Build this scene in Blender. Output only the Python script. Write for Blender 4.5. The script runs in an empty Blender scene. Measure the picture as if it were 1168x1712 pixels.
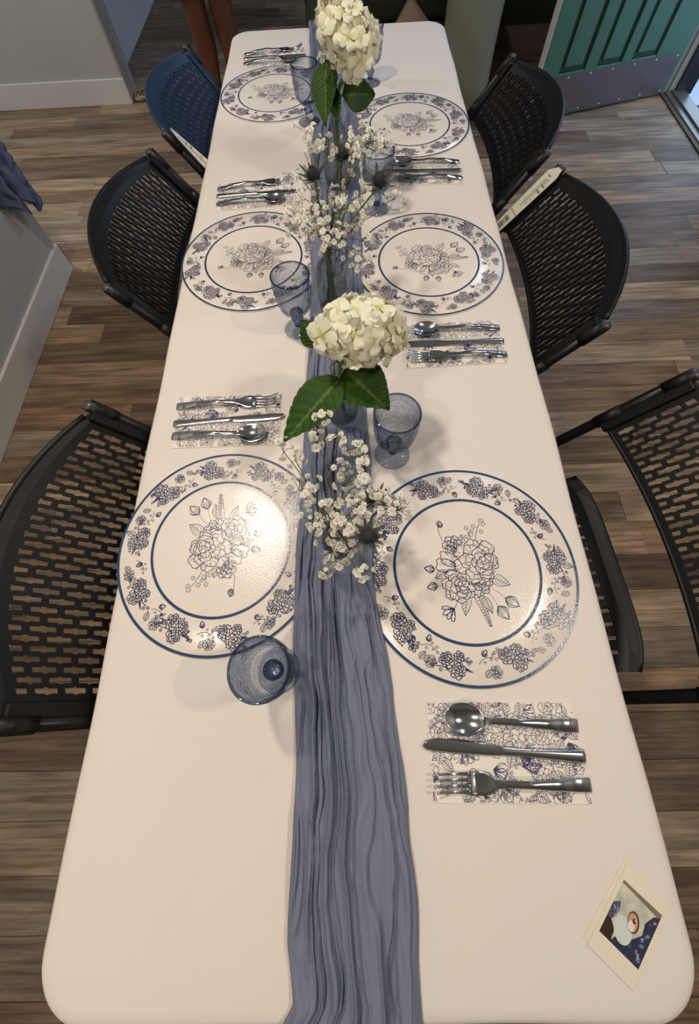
import bpy, bmesh, math, random
import numpy as np
from mathutils import Vector, Matrix

S = bpy.context.scene
COL = S.collection
PI = math.pi

# ------------------------------------------------------------------ camera
F_PX, PITCH, YAW, ROLL = 715.17, 1.117436, -0.050008, -0.079344
CAM = (0.012593, 0.034828, 1.421774)
PCX, PCY = 579.135, 780.096
def cam_basis():
    f = Vector((math.sin(YAW)*math.cos(PITCH), math.cos(YAW)*math.cos(PITCH), -math.sin(PITCH)))
    r = Vector((math.cos(YAW), -math.sin(YAW), 0)); u = r.cross(f)
    r2 = math.cos(ROLL)*r + math.sin(ROLL)*u
    u2 = -math.sin(ROLL)*r + math.cos(ROLL)*u
    return f, r2, u2
f_, r_, u_ = cam_basis()
cd = bpy.data.cameras.new('camera'); cam = bpy.data.objects.new('camera', cd); COL.objects.link(cam)
cd.sensor_fit = 'VERTICAL'; cd.sensor_height = 36.0; cd.sensor_width = 36.0*1168/1712
cd.lens = F_PX/1712*36.0
cd.shift_x = (584-PCX)/1712; cd.shift_y = (PCY-856)/1712
cd.clip_start = 0.01; cd.clip_end = 100
cam.matrix_world = Matrix(((r_.x, u_.x, -f_.x, CAM[0]), (r_.y, u_.y, -f_.y, CAM[1]), (r_.z, u_.z, -f_.z, CAM[2]), (0, 0, 0, 1)))
S.camera = cam

# ------------------------------------------------------------------ world and lights
W = bpy.data.worlds.new('sky'); S.world = W; W.use_nodes = True
bg = W.node_tree.nodes['Background']; bg.inputs[0].default_value = (0.50, 0.70, 1.0, 1); bg.inputs[1].default_value = 2.2
S.view_settings.view_transform = 'Standard'; S.view_settings.look = 'None'
S.view_settings.exposure = 0.0; S.view_settings.gamma = 1.0; S.view_settings.use_curve_mapping = False
S.cycles.use_denoising = True
S.cycles.max_bounces = 12; S.cycles.transparent_max_bounces = 24
CEIL = 2.55
WARM = (1.0, 0.88, 0.755)
LAMPS = [(-0.53, 0.86, 16.5, WARM), (1.22, 0.15, 14, WARM), (-0.85, -0.55, 12, WARM), (1.45, 2.75, 13.5, (0.60, 0.76, 1.0)), (-2.3, 2.2, 27, (0.97, 0.98, 1.0))]  # last lamp is unseen, added to brighten the far left walls
for lx, ly, pw, lc in LAMPS:
    ld = bpy.data.lights.new('ceiling_lamp_light', 'AREA'); ld.shape = 'DISK'; ld.size = 0.14; ld.energy = pw; ld.color = lc
    lo = bpy.data.objects.new('ceiling_lamp_light', ld); lo.location = (lx, ly, CEIL-0.012); COL.objects.link(lo)
pd = bpy.data.lights.new('doorway_portal', 'AREA'); pd.shape = 'RECTANGLE'; pd.size = 0.9; pd.size_y = 2.0; pd.cycles.is_portal = True
po = bpy.data.objects.new('doorway_portal', pd); COL.objects.link(po); po.location = (2.13, 2.715, 1.0); po.rotation_euler = (0, PI/2, 0)
pd.size = 2.0; pd.size_y = 0.9

# ------------------------------------------------------------------ helpers
def srgb(r, g, b):
    def c(v):
        v /= 255.0
        return v/12.92 if v <= 0.04045 else ((v+0.055)/1.055)**2.4
    return (c(r), c(g), c(b), 1.0)
def mat(name, col, rough=0.5, metal=0.0, spec=0.5, **kw):
    m = bpy.data.materials.new(name); m.use_nodes = True
    b = m.node_tree.nodes['Principled BSDF']
    b.inputs['Base Color'].default_value = col; b.inputs['Roughness'].default_value = rough
    b.inputs['Metallic'].default_value = metal; b.inputs['Specular IOR Level'].default_value = spec
    for k, v in kw.items(): b.inputs[k].default_value = v
    return m
def N(m, t, **kw):
    n = m.node_tree.nodes.new(t)
    for k, v in kw.items(): setattr(n, k, v)
    return n
def L(m, a, b): m.node_tree.links.new(a, b)
def bsdf(m): return m.node_tree.nodes['Principled BSDF']
def noise_bump(m, scale, strength, dist=0.001, detail=3, sc=(1, 1, 1)):
    tc = N(m, 'ShaderNodeTexCoord'); mp = N(m, 'ShaderNodeMapping'); mp.inputs['Scale'].default_value = sc
    n = N(m, 'ShaderNodeTexNoise'); n.inputs['Scale'].default_value = scale; n.inputs['Detail'].default_value = detail
    b = N(m, 'ShaderNodeBump'); b.inputs['Strength'].default_value = strength; b.inputs['Distance'].default_value = dist
    L(m, tc.outputs['Object'], mp.inputs[0]); L(m, mp.outputs[0], n.inputs[0]); L(m, n.outputs[0], b.inputs['Height']); L(m, b.outputs[0], bsdf(m).inputs['Normal'])
    return n
def noise_col(m, c1, c2, scale, sc=(1, 1, 1), detail=4, lo=0.35, hi=0.65):
    tc = N(m, 'ShaderNodeTexCoord'); mp = N(m, 'ShaderNodeMapping'); mp.inputs['Scale'].default_value = sc
    n = N(m, 'ShaderNodeTexNoise'); n.inputs['Scale'].default_value = scale; n.inputs['Detail'].default_value = detail
    r = N(m, 'ShaderNodeValToRGB'); r.color_ramp.elements[0].color = c1; r.color_ramp.elements[1].color = c2
    r.color_ramp.elements[0].position = lo; r.color_ramp.elements[1].position = hi
    L(m, tc.outputs['Object'], mp.inputs[0]); L(m, mp.outputs[0], n.inputs[0]); L(m, n.outputs[0], r.inputs[0]); L(m, r.outputs[0], bsdf(m).inputs['Base Color'])

def tag(o, label=None, cat=None, group=None, kind=None):
    if label: o['label'] = label
    if cat: o['category'] = cat
    if group: o['group'] = group
    if kind: o['kind'] = kind
    return o
def empty(name, loc=(0, 0, 0), rz=0.0):
    o = bpy.data.objects.new(name, None); COL.objects.link(o); o.location = loc; o.rotation_euler = (0, 0, rz); o.empty_display_size = 0.05
    return o
def link(name, me, m=None, parent=None, smooth=True):
    o = bpy.data.objects.new(name, me); COL.objects.link(o)
    if m is not None and not me.materials: me.materials.append(m)
    if parent is not None: o.parent = parent
    if smooth: me.shade_smooth()
    return o
def build(name, v, f, m=None, parent=None, smooth=True):
    me = bpy.data.meshes.new(name); me.from_pydata([tuple(map(float, p)) for p in v], [], f); me.update()
    return link(name, me, m, parent, smooth)
class MB:
    def __init__(s): s.v = []; s.f = []
    def add(s, v, f):
        o = len(s.v); s.v += [tuple(p) for p in v]; s.f += [tuple(i+o for i in q) for q in f]; return s
    def box(s, x0, x1, y0, y1, z0, z1):
        return s.add([(x0, y0, z0), (x1, y0, z0), (x1, y1, z0), (x0, y1, z0), (x0, y0, z1), (x1, y0, z1), (x1, y1, z1), (x0, y1, z1)],
                     [(0, 3, 2, 1), (4, 5, 6, 7), (0, 1, 5, 4), (1, 2, 6, 5), (2, 3, 7, 6), (3, 0, 4, 7)])
    def tube(s, pts, r, n=8, cap=True):
        pts = [Vector(p) for p in pts]; rs = r if isinstance(r, (list, tuple)) else [r]*len(pts)
        t0 = (pts[1]-pts[0]).normalized(); a = t0.orthogonal().normalized(); v = []; f = []
        for i, p in enumerate(pts):
            t = (pts[min(i+1, len(pts)-1)]-pts[max(i-1, 0)]).normalized()
            a = (a - t*a.dot(t)).normalized(); b = t.cross(a)
            for k in range(n):
                an = 2*PI*k/n; v.append(p + (a*math.cos(an)+b*math.sin(an))*rs[i])
        for i in range(len(pts)-1):
            for k in range(n):
                k2 = (k+1) % n; f.append((i*n+k, i*n+k2, (i+1)*n+k2, (i+1)*n+k))
        if cap: f.append(tuple(range(n-1, -1, -1))); f.append(tuple((len(pts)-1)*n+k for k in range(n)))
        return s.add(v, f)
    def lathe(s, prof, n=48, cx=0, cy=0, close=False):
        v = []; f = []; m = len(prof)
        for r, z in prof:
            for k in range(n): a = 2*PI*k/n; v.append((cx+r*math.cos(a), cy+r*math.sin(a), z))
        for i in range(m-1 + (1 if close else 0)):
            j = (i+1) % m
            for k in range(n): k2 = (k+1) % n; f.append((i*n+k, i*n+k2, j*n+k2, j*n+k))
        return s.add(v, f)
    def ball(s, c, rx, ry, rz, n=10, m=6):
        v = []; f = []
        for i in range(m+1):
            th = PI*i/m
            for k in range(n): a = 2*PI*k/n; v.append((c[0]+rx*math.sin(th)*math.cos(a), c[1]+ry*math.sin(th)*math.sin(a), c[2]+rz*math.cos(th)))
        for i in range(m):
            for k in range(n): k2 = (k+1) % n; f.append((i*n+k, (i+1)*n+k, (i+1)*n+k2, i*n+k2))
        return s.add(v, f)
    def build(s, name, m, parent=None, smooth=True): return build(name, s.v, s.f, m, parent, smooth)
def bevel(o, w, seg=2, ang=30):
    b = o.modifiers.new('bevel', 'BEVEL'); b.width = w; b.segments = seg; b.limit_method = 'ANGLE'; b.angle_limit = math.radians(ang)
    return o
def solid(o, t, off=-1.0):
    s = o.modifiers.new('solid', 'SOLIDIFY'); s.thickness = t; s.offset = off; return o
def autosmooth(o, ang=35):
    try: o.data.set_sharp_from_angle(angle=math.radians(ang))
    except Exception: pass
    return o
def copy_tree(o, parent=None):
    c = o.copy(); COL.objects.link(c); c.parent = parent
    for ch in list(o.children): copy_tree(ch, c)
    return c
def catmull(pts, n=8):
    P = [Vector(p) for p in pts]; P = [P[0]*2-P[1]] + P + [P[-1]*2-P[-2]]; out = []
    for i in range(1, len(P)-2):
        for k in range(n):
            t = k/n
            out.append(0.5*((2*P[i])+(P[i+1]-P[i-1])*t+(2*P[i-1]-5*P[i]+4*P[i+1]-P[i+2])*t*t+(3*P[i]-P[i-1]-3*P[i+1]+P[i+2])*t**3))
    out.append(P[-2]); return out
_LAT = {}
def vnoise(x, y, seed):
    if seed not in _LAT: _LAT[seed] = np.random.RandomState(seed).rand(128, 128)
    lat = _LAT[seed]
    xi = np.floor(x).astype(int); yi = np.floor(y).astype(int); fx = x-xi; fy = y-yi
    fx = fx*fx*(3-2*fx); fy = fy*fy*(3-2*fy)
    g = lambda a, b: lat[a % 128, b % 128]
    return (g(xi, yi)*(1-fx)+g(xi+1, yi)*fx)*(1-fy)+(g(xi, yi+1)*(1-fx)+g(xi+1, yi+1)*fx)*fy

# ------------------------------------------------------------------ materials
M_wall = mat('wall_paint', srgb(176, 174, 170), 0.6); noise_bump(M_wall, 60, 0.08)
M_walldark = mat('dark_green_paint', srgb(44, 50, 40), 0.6)
M_trimw = mat('white_trim', srgb(206, 203, 198), 0.45)
M_jamb = mat('grey_jamb', srgb(150, 146, 138), 0.5)
M_ceil = mat('ceiling_paint', srgb(214, 212, 207), 0.8)
M_black = mat('black_plastic', srgb(17, 17, 18), 0.45, spec=0.35); noise_bump(M_black, 900, 0.12, 0.0004)
M_tube = mat('black_tube', srgb(17, 17, 18), 0.38, spec=0.4)
M_cap = mat('grey_cap', srgb(62, 62, 61), 0.35)
M_table = mat('table_plastic', srgb(200, 198, 192), 0.6)
M_steel = mat('grey_steel', srgb(90, 90, 92), 0.35, 0.8)
M_cloth = mat('table_cover', srgb(232, 224, 216), 0.62, spec=0.25)
noise_bump(M_cloth, 9, 0.25, 0.004, 2)
M_mat = mat('placemat_vinyl', srgb(238, 229, 219), 0.20, spec=0.5); noise_bump(M_mat, 520, 0.35, 0.0006, 1)
M_print = mat('print_blue', srgb(34, 50, 88), 0.20, spec=0.5); noise_bump(M_print, 520, 0.35, 0.0006, 1)
M_band = mat('band_blue', srgb(46, 74, 108), 0.20, spec=0.5); noise_bump(M_band, 520, 0.35, 0.0006, 1)
M_napkin = mat('napkin_paper', srgb(240, 233, 222), 0.75, spec=0.2); noise_bump(M_napkin, 300, 0.15, 0.0005)
M_nprint = mat('napkin_print', srgb(66, 72, 104), 0.75, spec=0.2)
M_silver = mat('silver_cutlery', srgb(202, 206, 208), 0.15, 1.0)
M_runner = mat('gauze_slate_blue', srgb(122, 129, 148), 0.85, spec=0.1); noise_bump(M_runner, 260, 0.35, 0.0008, 3, (1, 0.35, 1))
M_stem = mat('green_stem', srgb(98, 122, 62), 0.5)
M_bstem = mat('thin_stem', srgb(92, 100, 66), 0.6)
M_thistle = mat('thistle_grey', srgb(56, 58, 58), 0.7)
M_thistle2 = mat('thistle_bract', srgb(84, 88, 84), 0.65)
M_card = mat('photo_card', srgb(236, 226, 208), 0.4)
M_water = None

def glass_mat(name, tint_face, tint_edge, bump=None, gloss=0.03):
    """thin-walled glass: coloured transmission that deepens where the wall is seen edge-on, plus a clear gloss coat"""
    m = bpy.data.materials.new(name); m.use_nodes = True; nt = m.node_tree; nt.nodes.clear()
    out = N(m, 'ShaderNodeOutputMaterial'); tr = N(m, 'ShaderNodeBsdfTransparent'); gl = N(m, 'ShaderNodeBsdfGlossy'); gl.inputs['Roughness'].default_value = gloss
    lw = N(m, 'ShaderNodeLayerWeight'); lw.inputs['Blend'].default_value = 0.35
    mixc = N(m, 'ShaderNodeMix', data_type='RGBA'); mixc.inputs[6].default_value = tint_face; mixc.inputs[7].default_value = tint_edge
    pw_ = N(m, 'ShaderNodeMath', operation='POWER'); pw_.inputs[1].default_value = 4.0; fr = N(m, 'ShaderNodeMath', operation='MULTIPLY_ADD'); fr.inputs[1].default_value = 0.7; fr.inputs[2].default_value = 0.06
    L(m, lw.outputs['Facing'], pw_.inputs[0]); L(m, pw_.outputs[0], fr.inputs[0])
    ms = N(m, 'ShaderNodeMixShader')
    L(m, lw.outputs['Facing'], mixc.inputs[0]); L(m, mixc.outputs[2], tr.inputs[0]); L(m, fr.outputs[0], ms.inputs[0]); L(m, tr.outputs[0], ms.inputs[1]); L(m, gl.outputs[0], ms.inputs[2]); L(m, ms.outputs[0], out.inputs[0])
    if bump:
        tc = N(m, 'ShaderNodeTexCoord'); n = N(m, 'ShaderNodeTexVoronoi'); n.inputs['Scale'].default_value = bump[0]
        b = N(m, 'ShaderNodeBump'); b.inputs['Strength'].default_value = bump[1]; b.inputs['Distance'].default_value = 0.002
        L(m, tc.outputs['Object'], n.inputs[0]); L(m, n.outputs[0], b.inputs['Height'])
        for nn in (lw, gl): L(m, b.outputs[0], nn.inputs['Normal'])
    return m
M_blueglass = glass_mat('blue_pressed_glass', (0.90, 0.925, 0.955, 1), (0.34, 0.41, 0.54, 1), (150, 0.6))
M_bluesolid = glass_mat('blue_solid_glass', (0.52, 0.60, 0.74, 1), (0.08, 0.13, 0.25, 1))
M_clear = glass_mat('clear_glass', (0.965, 0.975, 0.97, 1), (0.50, 0.54, 0.54, 1), (120, 0.35))

# wood planks: colour differs from plank to plank, grain runs along x
M_plank = mat('vinyl_plank', srgb(110, 90, 70), 0.5, spec=0.3)
def plank_nodes(m):
    oi = N(m, 'ShaderNodeObjectInfo'); r = N(m, 'ShaderNodeValToRGB'); cr = r.color_ramp; cr.interpolation = 'CONSTANT'
    cols = [(128, 105, 82), (148, 124, 99), (114, 95, 76), (138, 122, 105), (158, 136, 110), (120, 105, 91), (134, 110, 84), (106, 88, 71), (148, 129, 109)]
    cr.elements[0].color = srgb(*cols[0]); cr.elements[1].position = 1/len(cols); cr.elements[1].color = srgb(*cols[1])
    for i in range(2, len(cols)): e = cr.elements.new(i/len(cols)); e.color = srgb(*cols[i])
    tc = N(m, 'ShaderNodeTexCoord'); add = N(m, 'ShaderNodeVectorMath', operation='ADD'); sc = N(m, 'ShaderNodeVectorMath', operation='SCALE')
    cmb = N(m, 'ShaderNodeCombineXYZ')
    L(m, oi.outputs['Random'], cmb.inputs[0]); L(m, oi.outputs['Random'], cmb.inputs[1]); L(m, cmb.outputs[0], sc.inputs[0]); sc.inputs['Scale'].default_value = 37
    L(m, tc.outputs['Object'], add.inputs[0]); L(m, sc.outputs[0], add.inputs[1])
    mp = N(m, 'ShaderNodeMapping'); mp.inputs['Scale'].default_value = (2.6, 52, 1); L(m, add.outputs[0], mp.inputs[0])
    n1 = N(m, 'ShaderNodeTexNoise'); n1.inputs['Scale'].default_value = 1.6; n1.inputs['Detail'].default_value = 6; n1.inputs['Roughness'].default_value = 0.65; L(m, mp.outputs[0], n1.inputs[0])
    mp2 = N(m, 'ShaderNodeMapping'); mp2.inputs['Scale'].default_value = (2.2, 14, 1); L(m, add.outputs[0], mp2.inputs[0])
    n2 = N(m, 'ShaderNodeTexNoise'); n2.inputs['Scale'].default_value = 1.5; n2.inputs['Detail'].default_value = 3; L(m, mp2.outputs[0], n2.inputs[0])
    r2 = N(m, 'ShaderNodeMapRange'); r2.inputs[1].default_value = 0.3; r2.inputs[2].default_value = 0.7; r2.inputs[3].default_value = 0.45; r2.inputs[4].default_value = 1.5; L(m, n1.outputs[0], r2.inputs[0])
    r3 = N(m, 'ShaderNodeMapRange'); r3.inputs[1].default_value = 0.3; r3.inputs[2].default_value = 0.7; r3.inputs[3].default_value = 0.62; r3.inputs[4].default_value = 1.36; L(m, n2.outputs[0], r3.inputs[0])
    mu = N(m, 'ShaderNodeMath', operation='MULTIPLY'); L(m, r2.outputs[0], mu.inputs[0]); L(m, r3.outputs[0], mu.inputs[1])
    vm = N(m, 'ShaderNodeVectorMath', operation='SCALE'); L(m, oi.outputs['Random'], r.inputs[0]); L(m, r.outputs[0], vm.inputs[0]); L(m, mu.outputs[0], vm.inputs['Scale'])
    L(m, vm.outputs[0], bsdf(m).inputs['Base Color'])
    b = N(m, 'ShaderNodeBump'); b.inputs['Strength'].default_value = 0.25; b.inputs['Distance'].default_value = 0.001; L(m, n1.outputs[0], b.inputs['Height']); L(m, b.outputs[0], bsdf(m).inputs['Normal'])
plank_nodes(M_plank)
M_sub = mat('plank_joint', srgb(40, 33, 28), 0.9)

# ------------------------------------------------------------------ structure
def struct(o): o['kind'] = 'structure'; return o
floor = struct(MB().box(-3.2, 2.0, -2.2, 6.0, -0.05, -0.0035).build('floor', M_sub, None, False))
rnd = random.Random(4)
PW = 0.112
plank_meshes = {}
row = 0; yy = -0.75; nplank = 0
while yy < 5.7:
    x = -2.75 - rnd.random()*0.9
    while x < 1.93:
        ln = rnd.choice((0.7, 0.85, 1.0, 1.2)); x0 = max(x, -2.75); x1 = min(x+ln, 1.938)
        if x1-x0 > 0.04:
            key = round(x1-x0, 2)
            if key not in plank_meshes:
                mb = MB().box(-key/2+0.0007, key/2-0.0007, -PW/2+0.0007, PW/2-0.0007, -0.004, 0.0)
                me = bpy.data.meshes.new('plank'); me.from_pydata(mb.v, [], mb.f); me.materials.append(M_plank); plank_meshes[key] = me
            o = bpy.data.objects.new('plank', plank_meshes[key]); COL.objects.link(o); o.parent = floor; o.location = ((x0+x1)/2, yy+PW/2, 0); nplank += 1
        x += ln
    yy += PW
# near left wall: ends at y=1.86
struct(MB().box(-1.50, -1.355, -2.2, 1.862, 0, CEIL).build('wall_left', M_wall, None, False))
bb = MB().box(-1.372, -1.343, -2.2, 1.874, 0, 0.132); bb.box(-1.515, -1.343, 1.862, 1.874, 0, 0.132)
struct(bevel(bb.build('baseboard_left', M_trimw, None, False), 0.004))
# far left wall, facing the camera, with a baseboard; beyond it a passage
struct(MB().box(-3.2, -1.362, 3.405, 3.555, 0, CEIL).build('wall_far_left', M_wall, None, False))
struct(bevel(MB().box(-3.2, -1.35, 3.392, 3.405, 0, 0.135).build('baseboard_far_left', M_trimw, None, False), 0.004))
t1 = MB().box(-1.362, -1.345, 3.40, 3.46, 0, 2.1); t1.box(-1.362, -1.335, 3.46, 3.50, 0, 2.1); t1.box(-1.362, -1.35, 3.50, 3.56, 0, 2.1)
struct(bevel(t1.build('trim_1', M_jamb, None, False), 0.003))
struct(MB().box(-1.64, -1.50, 3.56, 6.0, 0, CEIL).build('wall_passage', M_wall, None, False))
struct(MB().box(-3.2, 2.1, 5.9, 6.0, 0, CEIL).build('wall_end', M_walldark, None, False))
struct(MB().box(0.25, 2.1, 3.86, 3.98, 0, CEIL).build('wall_back', M_walldark, None, False))
struct(MB().box(0.25, 2.0, 3.845, 3.86, 0, 0.12).build('baseboard_back', mat('dusty_trim', srgb(130, 112, 108), 0.6), None, False))
struct(MB().box(1.96, 2.12, -2.2, 2.25, 0, CEIL).build('wall_right', M_wall, None, False))
struct(MB().box(1.96, 2.12, 3.20, 3.86, 0, CEIL).build('wall_right_far', M_wall, None, False))
struct(MB().box(1.96, 2.12, 2.25, 3.20, 2.08, CEIL).build('wall_right_over_door', M_wall, None, False))
struct(MB().box(-1.5, 2.12, -2.3, -2.2, 0, CEIL).build('wall_near', M_wall, None, False))
struct(MB().box(-3.3, -3.2, 1.0, 6.0, 0, CEIL).build('wall_outer_left', M_wall, None, False))
struct(MB().box(-3.3, -1.5, 0.9, 1.0, 0, CEIL).build('wall_alcove', M_wall, None, False))
struct(MB().box(-3.3, 2.2, -2.3, 6.0, CEIL, CEIL+0.1).build('ceiling', M_ceil, None, False))
# doorway: jamb strips, dark frame, threshold, mat outside
M_dark = mat('dark_frame', srgb(34, 32, 36), 0.4)
M_metal = mat('threshold_metal', srgb(150, 146, 138), 0.35, 0.85); noise_bump(M_metal, 40, 0.2)
M_brown = mat('brown_strip', srgb(84, 66, 44), 0.6)
jb = MB().box(1.950, 1.972, 3.185, 3.21, 0, 2.08); jb.box(1.985, 2.02, 3.178, 3.21, 0, 2.08); jb.box(1.95, 2.02, 3.19, 3.22, 0, 2.08)
struct(bevel(jb.build('trim_2', M_jamb, None, False), 0.003))
struct(MB().box(2.02, 2.12, 3.165, 3.21, 0, 2.08).build('trim_3', M_dark, None, False))
struct(MB().box(1.94, 1.965, 2.25, 3.18, -0.01, 0.008).build('trim_4', M_brown, None, False))
th = MB().box(1.965, 2.0, 2.25, 3.18, 0, 0.014); th.box(2.0, 2.02, 2.25, 3.18, 0, 0.024); th.box(2.02, 2.085, 2.25, 3.18, 0, 0.018)
struct(bevel(th.build('trim_5', M_metal, None, False), 0.003))
M_out = mat('outdoor_concrete', srgb(196, 200, 206), 0.8)
struct(MB().box(2.0, 9.0, -4, 9, -0.12, -0.06).build('ground_outside', M_out, None, False))
mt = empty('door_mat', (2.10, 2.30, -0.06))
MB().box(0, 0.5, 0, 0.84, 0, 0.012).build('mat_base', mat('mat_rubber', srgb(28, 30, 34), 0.7), mt, False)
ridge = MB()
for i in range(12):
    for j in range(20):
        cx, cy = 0.02+i*0.041, 0.02+j*0.041
        ridge.tube([(cx-0.016, cy, 0.013), (cx, cy+0.014*(1 if (i+j) % 2 else -1), 0.018), (cx+0.016, cy, 0.013)], 0.004, 5)
ro = ridge.build('mat_ridges', mat('mat_ridge', srgb(70, 76, 84), 0.6), mt); ro['kind'] = 'stuff'
tag(mt, 'dark ribbed rubber mat just outside the open doorway', 'mat')

# open green door with metal kick plate
M_green = mat('green_door_paint', srgb(66, 108, 88), 0.4); M_green_shade = mat('green_groove_shade', srgb(28, 54, 40), 0.5)  # groove colour is the door green with the recess shadow painted in
HX, HY = 1.948, 3.176
ang = math.atan2(-0.241, -0.878)
door = empty('door_1', (HX, HY, 0), ang); door['kind'] = 'structure'
DL = 0.90; y0 = 0.012     # local x along leaf, local +y is the room side we see (after rotation facing -y)
MB().box(0, DL, -0.028, 0.0, 0.012, 2.03).build('leaf', M_green_shade, door, False)
def dpart(name, x0, x1, z0, z1, m, d=y0, p=door, bv=0.003): return bevel(MB().box(x0, x1, 0.0, d, z0, z1).build(name, m, p, False), bv)
for a, b in ((0.0, 0.185), (0.345, 0.405), (0.56, 0.63), (0.79, DL)): dpart('stile', a, b, 0.012, 2.03, M_green)
for a, b in ((0.185, 0.345), (0.405, 0.56), (0.63, 0.79)):
    dpart('rail', a, b, 0.012, 0.215, M_green); dpart('rail', a, b, 1.9, 2.03, M_green)
    dpart('panel', a+0.026, b-0.026, 0.241, 1.874, M_green, 0.010)
MB().box(DL, DL+0.004, -0.028, 0.012, 0.012, 2.03).build('door_edge', M_trimw, door, False)
M_kick = mat('kick_plate_metal', srgb(120, 108, 110), 0.38, 0.75); noise_bump(M_kick, 30, 0.15)
kp = MB().box(0.02, DL-0.012, 0.012, 0.0145, 0.02, 0.205).build('kick_plate', M_kick, door, False)
for i in range(7):
    for z in (0.032, 0.194):
        mb = MB(); mb.ball((0.04+i*0.136, 0.0145, z), 0.005, 0.003, 0.005, 8, 4); mb.build('rivet', M_trimw, kp)
mb = MB(); mb.tube([(DL-0.07, 0.012, 1.0), (DL-0.07, 0.05, 1.0)], 0.012, 10); mb.tube([(DL-0.07, 0.05, 1.0), (DL-0.19, 0.055, 1.0)], 0.009, 8); mb.build('door_handle', M_steel, door)

# recessed ceiling lamps (out of the frame, they light the table; the last is added to brighten the left walls)
for i, (lx, ly, pw, lc) in enumerate(LAMPS):
    la = empty('recessed_lamp', (lx, ly, CEIL))
    MB().lathe([(0.075, 0.0), (0.075, -0.010), (0.098, -0.008), (0.10, 0.0)], 32).build('trim_ring', M_trimw, la)
    tag(la, 'round recessed ceiling lamp '+('above the left side of the table', 'above the near right side of the room', 'above the near left end of the table', 'above the floor by the green door', 'added to brighten the far left corner of the room')[i], 'lamp', 'recessed ceiling lamps')

# ------------------------------------------------------------------ table and cover
TZ = 0.74; YN, YF, TW = -0.312, 2.117, 0.375
def rrect(x0, x1, y0, y1, r, n=10):
    pts = []
    for cx, cy, a0 in ((x1-r, y0+r, -PI/2), (x1-r, y1-r, 0), (x0+r, y1-r, PI/2), (x0+r, y0+r, PI)):
        for k in range(n+1): a = a0 + PI/2*k/n; pts.append((cx+r*math.cos(a), cy+r*math.sin(a)))
    return pts
def dense(pts, step):
    out = []
    for i in range(len(pts)):
        a = pts[i]; b = pts[(i+1) % len(pts)]; d = math.dist(a, b); k = max(1, int(d/step))
        for j in range(k): t = j/k; out.append((a[0]+(b[0]-a[0])*t, a[1]+(b[1]-a[1])*t))
    return out
table = empty('folding_table', (0, 0.9, 0))
o_ = dense(rrect(-TW+0.008, TW-0.008, YN+0.008-0.9, YF-0.008-0.9, 0.055), 0.2); n_ = len(o_)
build('tabletop', [(x, y, 0.70) for x, y in o_]+[(x, y, 0.733) for x, y in o_], [tuple(range(n_-1, -1, -1)), tuple(range(n_, 2*n_))]+[(i, (i+1) % n_, n_+(i+1) % n_, n_+i) for i in range(n_)], M_table, table, False)
for sy in (-0.95, 0.95):
    for sx in (-0.27, 0.27): MB().tube([(sx, sy, 0.0), (sx, sy, 0.70)], 0.014, 10).build('leg', M_steel, table)
    MB().tube([(-0.27, sy, 0.12), (0.27, sy, 0.12)], 0.010, 8).build('leg_brace', M_steel, table)
tag(table, 'long folding table with steel legs under the white cover', 'table')
ring = dense(rrect(-TW, TW, YN, YF, 0.062, 14), 0.03)
cx0, cy0 = 0.0, (YN+YF)/2
nx, ny = [], []
nr_ = len(ring)
nor = []
for i in range(nr_):
    a = ring[i-1]; b = ring[(i+1) % nr_]; t = (b[0]-a[0], b[1]-a[1]); l = math.hypot(*t); nor.append((t[1]/l, -t[0]/l))
V = []; Fc = []
prof = [(0.05, 0.0), (0.016, 0.0), (0.008, -0.0008), (0.003, -0.0035), (0.0, -0.008), (0.001, -0.020), (0.003, -0.032), (0.012, -0.040), (0.03, -0.042)]
arc = np.cumsum([math.dist(ring[i], ring[i-1]) for i in range(nr_)])
for j, (ins, dz) in enumerate(prof):
    for i, (x, y) in enumerate(ring):
        w = 0.0
        if j >= 5: w = (math.sin(arc[i]*31)+math.sin(arc[i]*53+1.3))*0.0016*(j-4)/3
        elif j >= 3: w = (math.sin(arc[i]*9)+math.sin(arc[i]*23+2))*0.0008
        V.append((x-nor[i][0]*(ins-w), y-nor[i][1]*(ins-w), TZ+dz))
for j in range(len(prof)-1):
    for i in range(nr_): i2 = (i+1) % nr_; Fc.append((j*nr_+i2, j*nr_+i, (j+1)*nr_+i, (j+1)*nr_+i2))
Fc.append(tuple(range(nr_)))
cl = build('table_cover', V, Fc, M_cloth)
tag(cl, 'white fitted cloth cover stretched over the long table', 'tablecloth')

# ------------------------------------------------------------------ gauze runner
LY = [-0.40, -0.303, -0.289, -0.242, -0.145, -0.017, 0.179, 0.289, 0.403, 0.608, 0.81, 1.2, 1.49, 2.07, 2.3]
LX = [-0.090, -0.089, -0.080, -0.086, -0.083, -0.084, -0.087, -0.088, -0.083, -0.076, -0.073, -0.079, -0.080, -0.100, -0.108]
RY = [-0.40, -0.304, -0.253, -0.175, -0.118, -0.054, 0.017, 0.079, 0.175, 0.436, 0.6, 0.8, 1.195, 1.48, 2.087, 2.3]
RX = [0.066, 0.063, 0.062, 0.066, 0.066, 0.058, 0.055, 0.043, 0.035, 0.037, 0.032, 0.040, 0.051, 0.053, 0.022, 0.02]
VASES = {'A': (-0.006, 1.178), 'C': (-0.024, 0.75), 'D': (-0.010, 0.478), 'E': (-0.020, 0.222)}
NU, NV = 190, 760
s = np.linspace(YN-0.24, YF+0.22, NV)
yc_ = np.clip(s, -0.4, 2.3)
xl = np.interp(yc_, LY, LX)+0.004*(vnoise(s*14, s*0, 3)-0.5)*2; xr = np.interp(yc_, RY, RX)+0.004*(vnoise(s*14, s*0+9, 5)-0.5)*2
u = np.linspace(0, 1, NU)
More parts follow.
